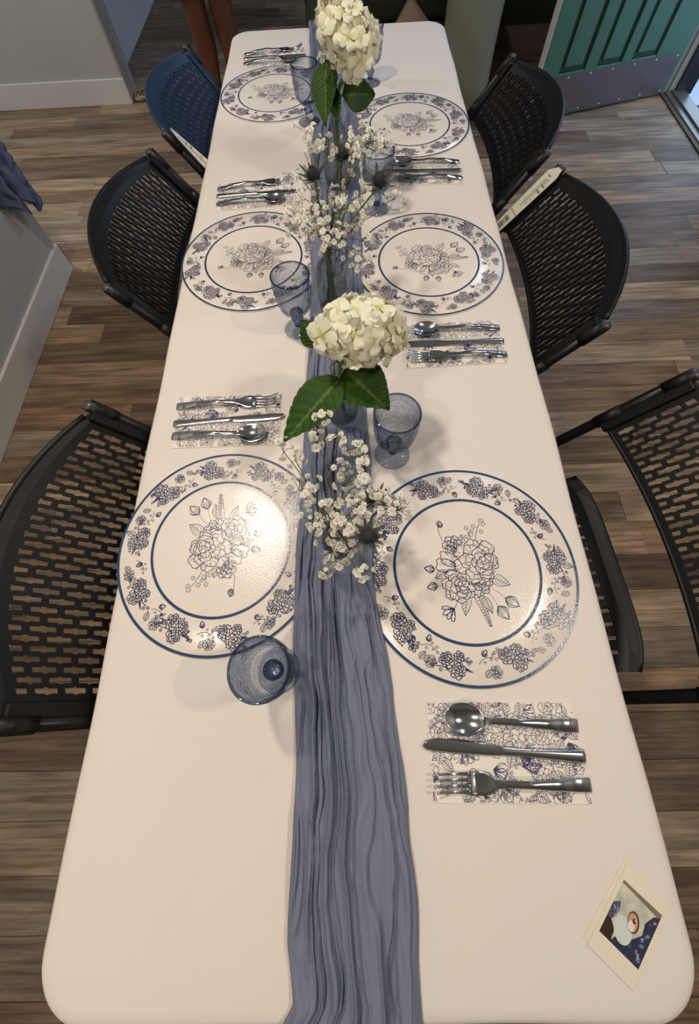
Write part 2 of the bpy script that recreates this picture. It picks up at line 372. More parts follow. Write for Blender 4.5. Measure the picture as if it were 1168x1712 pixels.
X = xl[:, None]+(xr-xl)[:, None]*u[None, :]
Y = np.repeat(s[:, None], NU, 1); U = np.repeat(u[None, :], NV, 0)
def ridged(x, y, seed): return 1-np.abs(2*vnoise(x, y, seed)-1)
warp = 0.55*(vnoise(U*2, Y*3.2, 11)-0.5)+0.30*(vnoise(U*5, Y*11, 12)-0.5)+0.10*(vnoise(U*9, Y*30, 13)-0.5)
def saw(p, w=0.10):
    f = p-np.floor(p); return np.where(f < 1-w, (f/(1-w))**1.25, (1-f)/w)
am1 = 0.1+1.1*vnoise(U*4, Y*3, 41); am2 = vnoise(U*7, Y*5, 42)
Z = 0.0130*am1*saw(U*5.2+warp*2.6, 0.10)+0.0085*am2*saw(-(U*9.5+warp*4.4), 0.14)
Z += 0.0050*ridged(U*11+warp*6, Y*3.5, 22)**3+0.0022*ridged(U*26+warp*9, Y*9, 23)+0.0060*vnoise(U*8+Y*7, Y*26, 24)*vnoise(U*4, Y*7, 25)**2+0.003*ridged(U*6-Y*9, Y*17+U*5, 26)**6
Z -= 0.006*np.clip((ridged(U*9+warp*6, Y*1.7, 31)-0.90)/0.10, 0, 1)
Z = np.maximum(Z, 0.0); edge = np.minimum(np.minimum(U, 1-U)/0.06, 1.0); Z *= edge**0.7
for vx, vy in VASES.values():
    d = np.sqrt((X-vx)**2+(Y-vy)**2); k = np.clip((d-0.036)/0.02, 0, 1); Z = Z*k+np.minimum(Z, 0.0016)*(1-k)
for vx, vy in ((-0.108, 0.043), (-0.096, 0.690), (-0.088, 1.481)):      # goblet feet press the runner's edge flat
    d = np.sqrt((X-vx)**2+(Y-vy)**2); k = np.clip((d-0.033)/0.012, 0, 1); Z = Z*k
Zt = TZ+0.0043+Z; Yt = Y.copy()
near = YN-0.002; far = YF+0.002
for lim, sg in ((near, -1), (far, 1)):
    over = np.clip((Y-lim)*sg, 0, None); Rb = 0.010
    a = np.minimum(over/Rb, PI/2); rest = np.maximum(over-Rb*PI/2, 0); m_ = over > 0
    yy2 = lim+sg*((Rb+Z)*np.sin(a)); zz2 = TZ+0.0043-Rb+(Rb+Z)*np.cos(a)-rest
    Yt = np.where(m_, yy2, Yt); Zt = np.where(m_, zz2, Zt)
Vr = np.stack([X, Yt, Zt], -1).reshape(-1, 3)
Fr = [(i*NU+j, i*NU+j+1, (i+1)*NU+j+1, (i+1)*NU+j) for i in range(NV-1) for j in range(NU-1)]
run = build('table_runner', Vr, Fr, M_runner); solid(run, 0.0006, -1)
tag(run, 'crinkled slate blue gauze runner down the middle of the table', 'table runner')
def runner_z(x, y):
    i = int(np.argmin(np.abs(s-y))); j = int(np.argmin(np.abs(X[i]-x))); return float(Zt[i, j])

# ------------------------------------------------------------------ line-art prints (flat print on placemats and napkins)
R2 = random.Random(77)
class Art:
    """2-D pen drawing: strokes that later filled outlines hide"""
    def __init__(s): s.st = []
    def stroke(s, pts, w): s.st.append((np.asarray(pts, float), w))
    @staticmethod
    def inside(P, poly):
        x, y = P[:, 0], P[:, 1]; c = np.zeros(len(P), bool); q = np.roll(poly, 1, 0)
        for (x1, y1), (x2, y2) in zip(poly, q):
            cond = ((y1 > y) != (y2 > y)); 
            if cond.any():
                xi = (x2-x1)*(y-y1)/((y2-y1) if y2 != y1 else 1e-12)+x1
                c ^= cond & (x < xi)
        return c
    def keep(s, test):
        out = []
        for P, w in s.st:
            k = test(P)
            if k.all(): out.append((P, w)); continue
            i = 0
            while i < len(P):
                if k[i]:
                    j = i
                    while j+1 < len(P) and k[j+1]: j += 1
                    if j > i: out.append((P[i:j+1], w))
                    i = j+1
                else: i += 1
        s.st = out
    def fill(s, poly):
        poly = np.asarray(poly); lo = poly.min(0); hi = poly.max(0); out = []; mine = s.st; s.st = []
        rest = []
        for P, w in mine:
            if (P.max(0) < lo).any() or (P.min(0) > hi).any(): rest.append((P, w))
            else: s.st.append((P, w))
        s.keep(lambda P: ~Art.inside(P, poly)); s.st = rest+s.st
    def place(s, other, pos, rot=0.0, sc=1.0, hull=None):
        c, sn = math.cos(rot)*sc, math.sin(rot)*sc; Mx = np.array([[c, sn], [-sn, c]])
        if hull is not None: s.fill(np.asarray(hull)@Mx+np.asarray(pos))
        for P, w in other.st: s.st.append((P@Mx+np.asarray(pos), w*sc))
def bez(p0, p1, p2, n=14):
    t = np.linspace(0, 1, n)[:, None]; p0, p1, p2 = map(np.asarray, (p0, p1, p2)); return p0*(1-t)**2+2*p1*t*(1-t)+p2*t*t
def petal(art, ang, r0, r1, hw, w, c=(0, 0), hatch=5, n=26, ow=1.25):
    """scalloped petal pointing at ang"""
    t = np.linspace(0, 1, n); sidew = np.sin(PI*t)**0.55*hw
    wav = 1+0.05*np.sin(t*PI*R2.uniform(5, 8)+R2.random()*6)
    a = ang+(t-0.5)*2*hw; rr = r0+(r1-r0)*(np.sin(PI*t)**0.38)*wav
    P = np.stack([c[0]+rr*np.cos(a), c[1]+rr*np.sin(a)], -1); art.fill(P); art.stroke(np.vstack([P, P[:1]]), w*ow)
    for k in range(hatch):
        f = R2.uniform(-0.75, 0.75); aa = ang+f*hw
        e = r0+(r1-r0)*R2.uniform(0.35, 0.72); b = r0+(r1-r0)*0.06
        art.stroke([(c[0]+q*np.cos(aa+0.12*f*(q-b)), c[1]+q*np.sin(aa+0.12*f*(q-b))) for q in np.linspace(b, e, 6)], w*0.75)
        if k % 2 == 0:
            tip = r0+(r1-r0)*0.9; art.stroke([(c[0]+q*np.cos(aa), c[1]+q*np.sin(aa)) for q in np.linspace(tip*0.8, tip, 4)], w*0.5)
def peony(w, rings=((1.0, 7), (0.82, 6), (0.64, 5), (0.46, 5), (0.28, 3)), ht=10):
    a = Art()
    for i, (r, n) in enumerate(rings):
        off = R2.random()*6
        for k in range(n):
            an = off+2*PI*k/n+R2.uniform(-0.12, 0.12); petal(a, an, r*0.25, r*R2.uniform(0.92, 1.05), PI/n*1.35, w, (0.06*i, 0.04*i), ht if i < 4 else 3)
    P = [(0.2+0.09*t*math.cos(7*t), 0.14+0.09*t*math.sin(7*t)) for t in np.linspace(0.1, 1, 24)]; a.stroke(P, w)
    return a
HULL = [(math.cos(t)*0.93, math.sin(t)*0.93) for t in np.linspace(0, 2*PI, 26)[:-1]]
def leaf(w, wid=0.3, veins=6):
    a = Art(); t = np.linspace(0, 1, 18); y = wid*np.sin(PI*t**0.8)
    up = np.stack([t, y], -1); dn = np.stack([t, -y], -1); P = np.vstack([up, dn[::-1]]); a.stroke(P, w); a.stroke(np.stack([t, 0.02*np.sin(6*t)], -1), w*0.8)
    for k in range(veins):
        q = (k+1)/(veins+2)
        for sg in (1, -1): a.stroke(bez((q, 0), (q+0.08, sg*wid*0.4), (q+0.14, sg*wid*0.8*math.sin(PI*min(1, q+0.1)**0.8)), 6), w*0.55)
    return a, P
def bud(w):
    a = Art()
    for sc, sh in ((1, 0), (0.6, 0.1)):
        t = np.linspace(0, 1, 14); y = 0.36*sc*np.sin(PI*t**0.75); P = np.vstack([np.stack([t, y], -1), np.stack([t, -y], -1)[::-1]]); a.stroke(P, w)
    a.stroke([(0, 0), (0.2, 0.22), (0.5, 0.42)], w); a.stroke([(0, 0), (0.2, -0.22), (0.45, -0.42)], w)
    for k in range(4): a.stroke([(0.1, 0.05*(k-1.5)), (0.55, 0.12*(k-1.5))], w*0.6)
    return a
def sprig(w, n=5, curl=0.3):
    a = Art(); P = bez((0, 0), (0.5, curl), (1, 0), 20); a.stroke(P, w)
    for k in range(n):
        q = 0.3+0.7*k/(n-1) if n > 1 else 1; p = P[min(19, int(q*19))]; sg = 1 if k % 2 else -1
        e = p+np.array([0.08, sg*0.16*(1.2-q*0.6)]); 
        if k == n-1: e = p
        a.stroke([p, e], w*0.8); r = R2.uniform(0.05, 0.075)
        C_ = [(e[0]+r*math.cos(t), e[1]+r*math.sin(t)) for t in np.linspace(0, 2*PI, 11)]; a.fill(C_); a.stroke(C_, w*0.9); a.stroke([(e[0]-r*0.4, e[1]), (e[0]+r*0.4, e[1]+r*0.3)], w*0.7)
    return a
def spike(w, n=13):
    a = Art(); a.stroke(bez((0, 0), (0.5, 0.05), (1, 0.0), 16), w)
    for k in range(n):
        q = 0.15+0.85*k/(n-1); sz = 0.16*(1.15-q*0.85)
        for sg in (1, -1):
            for dd in (0.2, 0.9):
                c, d = math.cos(dd*sg), math.sin(dd*sg)
                P = [(q+sz*(t*c-0.35*math.sin(PI*t)*d*v), sz*(t*d+0.35*math.sin(PI*t)*c*v)) for v in (1, -1) for t in (np.linspace(0, 1, 6) if v == 1 else np.linspace(1, 0, 6))]
                a.fill(P); a.stroke(P+[P[0]], w*0.85)
    return a
def tulip(w):
    a = Art()
    for an, hw, r in ((0.5, 0.55, 1.0), (-0.5, 0.55, 1.0), (0.0, 0.5, 0.95), (0.28, 0.3, 0.8)): petal(a, an, 0.0, r, hw, w, (0, 0), 8)
    return a
def bell(w):
    a = Art(); a.stroke(bez((-0.9, 0.2), (-0.5, 0.9), (0, 0.25), 16), w)
    for an in (-0.9, -0.45, 0.0, -1.4): petal(a, an-0.5, 0.0, R2.uniform(0.6, 0.75), 0.3, w, (0, 0.25), 4, 16)
    return a
def bouquet(Wd, rot=0.0):
    """central bouquet, radius about 1; Wd is the pen width in these units"""
    A = Art()
    def lf(p, r, sc, wid=0.28): a, h = leaf(Wd/sc, wid); A.place(a, p, r, sc, h)
    A.place(spike(Wd/0.62), (0.18, 0.02), 0.12, 0.62); 
    for p, r, sc in (((0.3, 0.25), 0.75, 0.42), ((0.35, 0.2), 0.35, 0.40)):
        A.place(sprig(Wd/sc, 1, 0.1), p, r, sc*0.6); e = (p[0]+sc*0.6*math.cos(r), p[1]+sc*0.6*math.sin(r)); A.place(bud(Wd/0.2), e, r+0.1, 0.22)
    A.place(sprig(Wd/0.5, 6, 0.15), (-0.25, 0.2), PI-0.45, 0.52); A.place(sprig(Wd/0.42, 4, -0.2), (-0.25, 0.12), PI-0.1, 0.42)
    A.place(sprig(Wd/0.4, 2, 0.2), (-0.4, -0.2), PI+0.12, 0.40); A.place(bud(Wd/0.12), (-0.72, -0.22), PI, 0.12)
    A.place(bell(Wd/0.3), (0.5, -0.42), 0.1, 0.3); A.place(sprig(Wd/0.3, 1, 0.1), (0.1, -0.35), -1.3, 0.2); A.place(bud(Wd/0.16), (0.13, -0.5), -1.5, 0.16); A.place(bud(Wd/0.14), (-0.1, -0.48), -1.9, 0.16)
    lf((0.15, 0.3), 1.0, 0.3); lf((0.3, -0.1), -0.35, 0.34, 0.2); lf((-0.3, 0.0), 2.9, 0.26); lf((-0.05, -0.3), -1.2, 0.22); lf((0.4, 0.12), 0.2, 0.26, 0.22)
    A.place(tulip(Wd/0.34), (-0.06, -0.08), PI+0.75, 0.38); A.place(peony(Wd/0.15, ((1, 6), (0.7, 5), (0.4, 3))), (-0.42, -0.12), 0, 0.15, HULL)
    A.place(peony(Wd/0.25), (0.2, -0.2), 1.0, 0.26, HULL); A.place(peony(Wd/0.2, ((1, 7), (0.7, 6), (0.4, 4))), (0.2, 0.12), 1.0, 0.2, HULL)
    A.place(peony(Wd/0.33), (-0.12, 0.18), 0.4, 0.35, HULL)
    return A
def cluster(Wd):
    A = Art()
    def lf(p, r, sc, wid=0.26): a, h = leaf(Wd/sc, wid, 4); A.place(a, p, r, sc, h)
    for k in range(4): lf((R2.uniform(-0.3, 0.3), R2.uniform(-0.25, 0.25)), R2.random()*6.28, R2.uniform(0.5, 0.7))
    for k in range(3): A.place(sprig(Wd/0.75, 4, R2.uniform(-0.3, 0.3)), (0, 0), R2.choice((0.2, 0.5, -0.3, PI-0.2, PI+0.3))+R2.uniform(-0.2, 0.2), R2.uniform(0.8, 1.2))
    A.place(spike(Wd/0.6, 8), (0.2, 0), R2.uniform(-0.5, 0.5), 0.7)
    A.place(peony(Wd/0.42, ((1, 7), (0.72, 6), (0.45, 4)), 5), (0.22, -0.22), 0, 0.40, HULL); A.place(peony(Wd/0.36, ((1, 7), (0.72, 6), (0.42, 4)), 5), (-0.28, 0.14), 2, 0.38, HULL)
    A.place(peony(Wd/0.25, ((1, 6), (0.6, 4)), 3), (0.25, 0.36), 0, 0.25, HULL)
    return A
def ribbons(strokes, minw):
    V, F = [], []
    for P, w in strokes:
        n = len(P)
        if n < 2: continue
        w = max(w, minw); T = np.empty_like(P); T[1:-1] = P[2:]-P[:-2] if n > 2 else 0; T[0] = P[1]-P[0]; T[-1] = P[-1]-P[-2]
        l = np.hypot(T[:, 0], T[:, 1]); l[l == 0] = 1; T /= l[:, None]; Nn = np.stack([-T[:, 1], T[:, 0]], -1)*w/2
        o = len(V); V += [(a[0], a[1], 0) for a in P+Nn]+[(a[0], a[1], 0) for a in P-Nn]
        F += [(o+i, o+n+i, o+n+i+1, o+i+1) for i in range(n-1)]
    return V, F
RO, RI = 0.1695, 0.1128
plateart = Art(); bq = bouquet(0.0088); plateart.place(bq, (0.005, 0.0), 0, 0.104)
rim = Art(); nC = 10
for k in range(nC):
    a = 2*PI*k/nC+0.2; rr = 0.1425 if k % 2 else 0.139
    cl_ = cluster(0.030)
    rim.place(cl_, (rr*math.cos(a), rr*math.sin(a)), a+PI/2+R2.uniform(-0.5, 0.5), R2.uniform(0.030, 0.034))
    a2 = a+PI/nC
    rim.place(sprig(0.032, 5, 0.4), (0.138*math.cos(a2-0.05), 0.138*math.sin(a2-0.05)), a2+PI/2+R2.uniform(-0.6, 0.6), 0.026)
    lfa, lfh = leaf(0.06, 0.3, 4); rim.place(lfa, (0.155*math.cos(a2), 0.155*math.sin(a2)), a2+R2.uniform(-1, 1)+PI, 0.014, lfh)
    rim.place(bud(0.075), (0.128*math.cos(a2), 0.128*math.sin(a2)), a2+R2.uniform(0, 6), 0.011)
    rim.place(peony(0.06, ((1, 6), (0.6, 4))), (0.150*math.cos(a2+0.1), 0.150*math.sin(a2+0.1)), 0, 0.009, HULL)
rim.keep(lambda P: (np.hypot(P[:, 0], P[:, 1]) > RI+0.0016) & (np.hypot(P[:, 0], P[:, 1]) < RO-0.003))
pv, pf = ribbons(plateart.st+rim.st, 0.0006)
print('plate art', len(pf))
nap = Art()
for k in range(150):
    x, y = R2.uniform(-0.1, 0.1), R2.uniform(-0.06, 0.06); t = k % 6; rot = R2.random()*6.28
    if t == 0: nap.place(peony(0.035, ((1, 6), (0.66, 5), (0.36, 3)), 3), (x, y), rot, 0.016, HULL)
    elif t == 1: nap.place(tulip(0.035), (x, y), rot, 0.019)
    elif t in (2, 3): a, h = leaf(0.033, 0.28, 5); nap.place(a, (x, y), rot, 0.020, h)
    else: nap.place(sprig(0.03, 5, 0.3), (x, y), rot, 0.024)
NW, NH = 0.199, 0.114
nap.keep(lambda P: (np.abs(P[:, 0]) < NW/2-0.001) & (np.abs(P[:, 1]) < NH/2-0.001))
nv, nf = ribbons(nap.st, 0.0007); print('napkin art', len(nf))

def annulus(r0, r1, z, n=128):
    V = [(r*math.cos(2*PI*k/n), r*math.sin(2*PI*k/n), z) for r in (r0, r1) for k in range(n)]
    return V, [(k, n+k, n+(k+1) % n, (k+1) % n) for k in range(n)]
pm = empty('charger_placemat')
MB().lathe([(0.0001, 0.0), (RO-0.0008, 0.0), (RO, 0.001), (RO, 0.002), (RO-0.001, 0.0028), (RO*0.6, 0.003), (0.0001, 0.003)], 128).build('disc', M_mat, pm)
build('outer_band', *annulus(RO-0.0046, RO-0.0006, 0.00305), M_band, pm, False)
build('inner_band', *annulus(RI-0.0022, RI+0.0022, 0.0031), M_band, pm, False)
pr = build('floral_print', [(a, b, 0.00308) for a, b, c in pv], pf, M_print, pm, False)
PLATES = [(-0.2121, 0.2294, PI/2, 'round blue floral placemat nearest on the left, with lamp glare on it'),
          (0.1806, 0.1821, -PI/2+0.15, 'round blue floral placemat nearest on the right, above the largest napkin'),
          (-0.2098, 0.9162, 0.05, 'middle round blue floral placemat on the left side, beside a blue goblet'),
          (0.1941, 0.8809, -0.05, 'middle round blue floral placemat on the right, in front of the chair with barcode strip'),
          (-0.1991, 1.6646, 0.0, 'farthest round blue floral placemat on the left, in front of the chair tinted as if blue-lit'),
          (0.1998, 1.4518, 0.0, 'farthest round blue floral placemat on the right side of the table')]
for i, (x, y, rz, lb) in enumerate(PLATES):
    o = pm if i == 0 else copy_tree(pm); o.location = (x, y, TZ+0.0002); o.rotation_euler = (0, 0, rz); tag(o, lb, 'placemat', 'round blue and white floral placemats')

# ------------------------------------------------------------------ napkins and cutlery
nk = empty('paper_napkin')
bevel(MB().box(-NW/2, NW/2, -NH/2, NH/2, 0, 0.0007).build('lower_fold', M_napkin, nk, False), 0.0002)
bevel(MB().box(-NW/2, NW/2-0.001, -NH/2+0.0008, NH/2, 0.0009, 0.0016).build('upper_fold', M_napkin, nk, False), 0.0002)
build('floral_print', [(a, b, 0.00164) for a, b, c in nv], nf, M_nprint, nk, False)

def loft(secs, n=9):
    """secs: (x, halfwidth, z, cup) -> strip surface"""
    V = []; F = []
    for x, hw, z, cup in secs:
        for k in range(n): t = -1+2*k/(n-1); V.append((x, hw*t, z+cup*t*t))
    for i in range(len(secs)-1):
        for k in range(n-1): F.append((i*n+k, (i+1)*n+k, (i+1)*n+k+1, i*n+k+1))
    return V, F
def interp_secs(keys, m=44):
    ks = np.array(keys, float); xs = np.linspace(ks[0, 0], ks[-1, 0], m)
    out = []
    for x in xs:
        row = [x]
        for c in (1, 2, 3):
            i = min(max(np.searchsorted(ks[:, 0], x)-1, 0), len(ks)-2); t = (x-ks[i, 0])/(ks[i+1, 0]-ks[i, 0]); t = t*t*(3-2*t); row.append(ks[i, c]*(1-t)+ks[i+1, c]*t)
        out.append(row)
    return out
HANDLE = [(-0.002, 0.0035, 0.010, -0.0012), (0.02, 0.0036, 0.0125, -0.0014), (0.05, 0.0055, 0.0105, -0.0016), (0.085, 0.0075, 0.0045, -0.0012), (0.096, 0.0078, 0.0025, -0.0008), (0.098, 0.0074, 0.0022, -0.0006)]
# spoon
bx = [(-0.079+0.052*(1-math.cos(PI*t))/2, 0.0195*math.sqrt(max(0.0, 1-(2*(1-math.cos(PI*t))/2-1)**2))+0.0004, 0, 0) for t in np.linspace(0, 0.94, 22)]
secs = []
for x, hw, _, _ in bx:
    q = (x+0.053)/0.026; dep = 0.0085*max(0, 1-q*q); secs.append((x, hw, 0.0098-dep, dep*0.98))
secs += [(-0.024, 0.0045, 0.0088, 0.0006), (-0.014, 0.0036, 0.0094, -0.0006)] + interp_secs(HANDLE, 30)
sv, sf = loft(secs, 13); spoon_o = build('spoon', sv, sf, M_silver); solid(spoon_o, 0.0013, 1)
# knife
def knife_mesh():
    up = [(-0.104, 0.0), (-0.101, 0.006), (-0.09, 0.0095), (-0.06, 0.0105), (-0.02, 0.0085), (0.0, 0.006), (0.03, 0.0055), (0.07, 0.0068), (0.105, 0.0085), (0.106, 0.008)]
    lo_ = [(-0.104, 0.0), (-0.102, -0.004), (-0.09, -0.006), (-0.06, -0.007), (-0.02, -0.007), (0.0, -0.0062), (0.03, -0.0058), (0.07, -0.0072), (0.105, -0.009), (0.106, -0.0085)]
    V = []; F = []; n = 7; m = 50; xs = np.linspace(-0.104, 0.106, m)
    for x in xs:
        a = np.interp(x, [p[0] for p in up], [p[1] for p in up]); b = np.interp(x, [p[0] for p in lo_], [p[1] for p in lo_])
        top = 0.0014 if x < -0.002 else 0.0032
        for k in range(n): t = k/(n-1); V.append((x, b+(a-b)*t, 0.0016+top*(1-(2*t-1)**4)))
    for i in range(m-1):
        for k in range(n-1): F.append((i*n+k, (i+1)*n+k, (i+1)*n+k+1, i*n+k+1))
    return V, F
knife_o = build('knife', *knife_mesh(), M_silver); solid(knife_o, 0.0014, -1)
# fork
fs = [(-0.053, 0.0128, 0.0042, 0.0012), (-0.045, 0.0130, 0.0038, 0.0014), (-0.036, 0.0125, 0.0042, 0.0014), (-0.028, 0.0085, 0.0062, 0.0008), (-0.02, 0.0048, 0.0080, 0), (-0.012, 0.0036, 0.0092, -0.0006)] + interp_secs(HANDLE, 30)
fmb = MB().add(*loft(fs, 9))
for k in range(4):
    yc = -0.0096+0.0064*k; ts = []
    for t in np.linspace(0, 1, 12): x = -0.0525-0.046*t; ts.append((x, 0.0019*(1-0.45*t), 0.0048-0.0016*math.sin(PI*t*0.8)+0.0115*t**2.2, 0.0003))
    v_, f_q = loft(ts, 4); fmb.add([(a, b+yc, c) for a, b, c in v_], f_q)
fork_o = fmb.build('fork', M_silver); solid(fork_o, 0.0013, 1)
NAPS = [(0.1968, -0.060, -0.02, 1, 'nearest on the right, below the large placemat', 'largest napkin at the lower right'),
        (0.2180, 0.636, 0.02, 1, 'on the right side between the near and middle placemats', 'middle right napkin'),
        (0.2130, 1.222, -0.03, 1, 'on the right side below the farthest placemat', 'far right napkin'),
        (-0.2260, 0.472, PI+0.0, -1, 'nearest on the left, above the near left placemat', 'near left napkin'),
        (-0.2220, 1.160, PI+0.05, -1, 'on the left side above the middle placemat', 'middle left napkin'),
        (-0.2140, 1.895, PI+0.04, -1, 'at the far left corner of the table', 'far left napkin')]
first = True
for x, y, rz, sd, lb, short in NAPS:
    o = nk if first else copy_tree(nk); o.location = (x, y, TZ+0.0002); o.rotation_euler = (0, 0, rz); tag(o, 'blue floral paper napkin '+lb, 'napkin', 'floral paper napkins')
    for kind, src, dy, dx in (('spoon', spoon_o, 0.034, 0.002), ('knife', knife_o, 0.0, -0.005), ('fork', fork_o, -0.035, 0.003)):
        c = src if first else copy_tree(src)
        jit = R2.uniform(-0.04, 0.04); ca, sa = math.cos(rz), math.sin(rz)
        c.location = (x+ca*dx-sa*dy, y+sa*dx+ca*dy, TZ+0.0019); c.rotation_euler = (0, 0, rz+jit+(-0.03 if sd > 0 else 0.02))
        tag(c, 'silver %s lying on the %s' % (kind, short), kind, 'silver cutlery on the napkins')
    first = False

# ------------------------------------------------------------------ blue pressed-glass goblets
def goblet():
    g = empty('blue_goblet'); n = 180
    key = [(0.047, 0.0135), (0.052, 0.0225), (0.060, 0.0285), (0.072, 0.0318), (0.09, 0.0335), (0.11, 0.0350), (0.128, 0.0362), (0.134, 0.0365)]
    zs = np.concatenate([np.linspace(0.047, 0.064, 12), np.linspace(0.0655, 0.134, 56)])
    V = []; F = []
    def orad(z): return float(np.interp(z, [k[0] for k in key], [k[1] for k in key]))
    rows = []
    for z in zs:                                   # outside, embossed medallions
        row = []
        for k in range(n):
            a = 2*PI*k/n; r = orad(z); d = 0.0
            for q in range(5):
                da = (a-2*PI*q/5+PI) % (2*PI)-PI; e = math.hypot(da*r/0.0165, (z-0.092)/0.024)
                d += 0.0020*math.exp(-((e-1)/0.10)**2)
                if e < 0.9: d += 0.0011*math.cos(9*math.atan2(z-0.092, da*r)+8*e)*math.sin(PI*e/0.9)
            if z < 0.070: d += 0.0014*math.cos(28*a)*min(1, (0.070-z)/0.01)
            row.append(((r+d)*math.cos(a), (r+d)*math.sin(a), z))
        rows.append(row)
    for z in zs[::-1]:
        r = max(orad(z)-0.0026, 0.002); row = []
        for k in range(n):
            a = 2*PI*k/n; rf = r+(0.0010*math.cos(30*a)*max(0.0, min(1, (0.072-z)/0.008)) if r > 0.008 else 0); row.append((rf*math.cos(a), rf*math.sin(a), z+0.0022 if z < 0.06 else z))
        rows.append(row)
    rows.append([(0.0005*math.cos(2*PI*k/n), 0.0005*math.sin(2*PI*k/n), 0.0488) for k in range(n)])
    for r in rows: V += r
    for i in range(len(rows)-1):
        for k in range(n): k2 = (k+1) % n; F.append((i*n+k, i*n+k2, (i+1)*n+k2, (i+1)*n+k))
    build('bowl', V, F, M_blueglass, g)
    MB().lathe([(0.0352+0.0016*math.cos(t), 0.134+0.0016*math.sin(t)) for t in np.linspace(0, 2*PI, 9)[:-1]], n, close=True).build('rim', M_bluesolid, g)
    MB().lathe([(0.0005, 0.012), (0.0085, 0.012), (0.0072, 0.016), (0.0068, 0.020), (0.0105, 0.025), (0.0125, 0.030), (0.0105, 0.036), (0.008, 0.040), (0.010, 0.044), (0.0135, 0.047), (0.0005, 0.047)], 32).build('stem', M_bluesolid, g)
    MB().lathe([(0.0005, 0.0), (0.0295, 0.0), (0.0310, 0.0015), (0.0300, 0.0032), (0.020, 0.006), (0.011, 0.0095), (0.0085, 0.0121), (0.0005, 0.0121)], 64).build('foot', M_blueglass, g)
    return g
gob = goblet()
GOB = [(-0.108, 0.043, 'blue pressed glass goblet nearest, seen from above beside the near left placemat'),
       (-0.096, 0.690, 'blue pressed glass goblet in front of the middle left placemat'),
       (0.078, 0.388, 'blue pressed glass goblet above the near right placemat, beside the green leaf'),
       (-0.088, 1.481, 'blue pressed glass goblet on the edge of the farthest left placemat'),
       (0.086, 1.077, 'blue pressed glass goblet behind the thistle, beside the far right napkin'),
       (0.098, 1.695, 'farthest blue pressed glass goblet behind the far hydrangea')]
for i, (x, y, lb) in enumerate(GOB):
    o = gob if i == 0 else copy_tree(gob); o.location = (x, y, TZ+(0.0046 if i in (0, 1, 3) else 0.0004)); o.rotation_euler = (0, 0, i*0.7)
    tag(o, lb, 'goblet', 'blue pressed glass goblets')

# ------------------------------------------------------------------ clear bud vases
M_water = glass_mat('vase_water', (0.93, 0.95, 0.92, 1), (0.72, 0.76, 0.70, 1))
def vase(key, prof, lb, ribs=0, relief=0.0):
    x, y = VASES[key]; zb = runner_z(x, y)
    zb = max(runner_z(x+a, y+b) for a in (-0.02, 0, 0.02) for b in (-0.02, 0, 0.02))+0.0003
    v = empty('glass_bud_vase', (x, y, zb)); n = 64; V = []; F = []
    zs = np.array([p[1] for p in prof]); rs = np.array([p[0] for p in prof])
    Zd = np.linspace(zs[0], zs[-1], 40); Rd = np.interp(Zd, zs, rs)
    Rd = np.convolve(np.pad(Rd, 2, 'edge'), np.ones(5)/5, 'valid')
    rows = [[(0.0005, 0.0)]*n]
    for z, r in zip(Zd, Rd): rows.append([(r+relief*(math.cos(ribs*2*PI*k/n) if ribs else math.sin(z*260)*math.cos(6*2*PI*k/n))*(1 if z < zs[-1]*0.66 else 0), z) for k in range(n)])
    for z, r in list(zip(Zd, Rd))[::-1]: rows.append([(max(r-0.0022, 0.001), max(z, 0.004)) for k in range(n)])
    rows.append([(0.0005, 0.004)]*n)
    for row in rows: V += [(r*math.cos(2*PI*k/n), r*math.sin(2*PI*k/n), z) for k, (r, z) in enumerate(row)]
    for i in range(len(rows)-1):
        for k in range(n): k2 = (k+1) % n; F.append((i*n+k, i*n+k2, (i+1)*n+k2, (i+1)*n+k))
    build('bottle', V, F, M_clear, v)
    rt = rs[-1]-0.001
    MB().lathe([(rt+0.0018*math.cos(t), zs[-1]+0.0018*math.sin(t)) for t in np.linspace(0, 2*PI, 9)[:-1]], 48, close=True).build('lip', M_clear, v)
    tag(v, lb, 'vase', 'clear glass bud vases on the runner')
    return v, zb
BOT = [(0.030, 0.0), (0.031, 0.01), (0.031, 0.06), (0.029, 0.075), (0.018, 0.10), (0.0125, 0.115), (0.012, 0.130), (0.014, 0.135)]
vA, zA = vase('A', [(0.030, 0), (0.034, 0.02), (0.037, 0.075), (0.034, 0.095), (0.020, 0.122), (0.0125, 0.145), (0.0115, 0.16), (0.0135, 0.165)], 'clear ribbed glass bottle vase holding the far hydrangea', 20, 0.0009)
vC, zC = vase('C', [(0.027, 0), (0.029, 0.01), (0.030, 0.05), (0.031, 0.08), (0.029, 0.098), (0.018, 0.115), (0.013, 0.122), (0.013, 0.130), (0.0155, 0.135)], "clear glass bottle vase holding the big baby's breath bunch", 0, 0.0005)
vD, zD = vase('D', [(0.029, 0), (0.031, 0.01), (0.031, 0.045), (0.028, 0.065), (0.018, 0.09), (0.013, 0.105), (0.0125, 0.120), (0.015, 0.126)], 'clear glass bottle vase holding the near hydrangea with big leaves', 0, 0.0005)
vE, zE = vase('E', [(0.022, 0), (0.024, 0.01), (0.024, 0.04), (0.020, 0.055), (0.012, 0.072), (0.011, 0.084), (0.013, 0.088)], "small clear glass vase under the near baby's breath and thistle", 0, 0.0004)

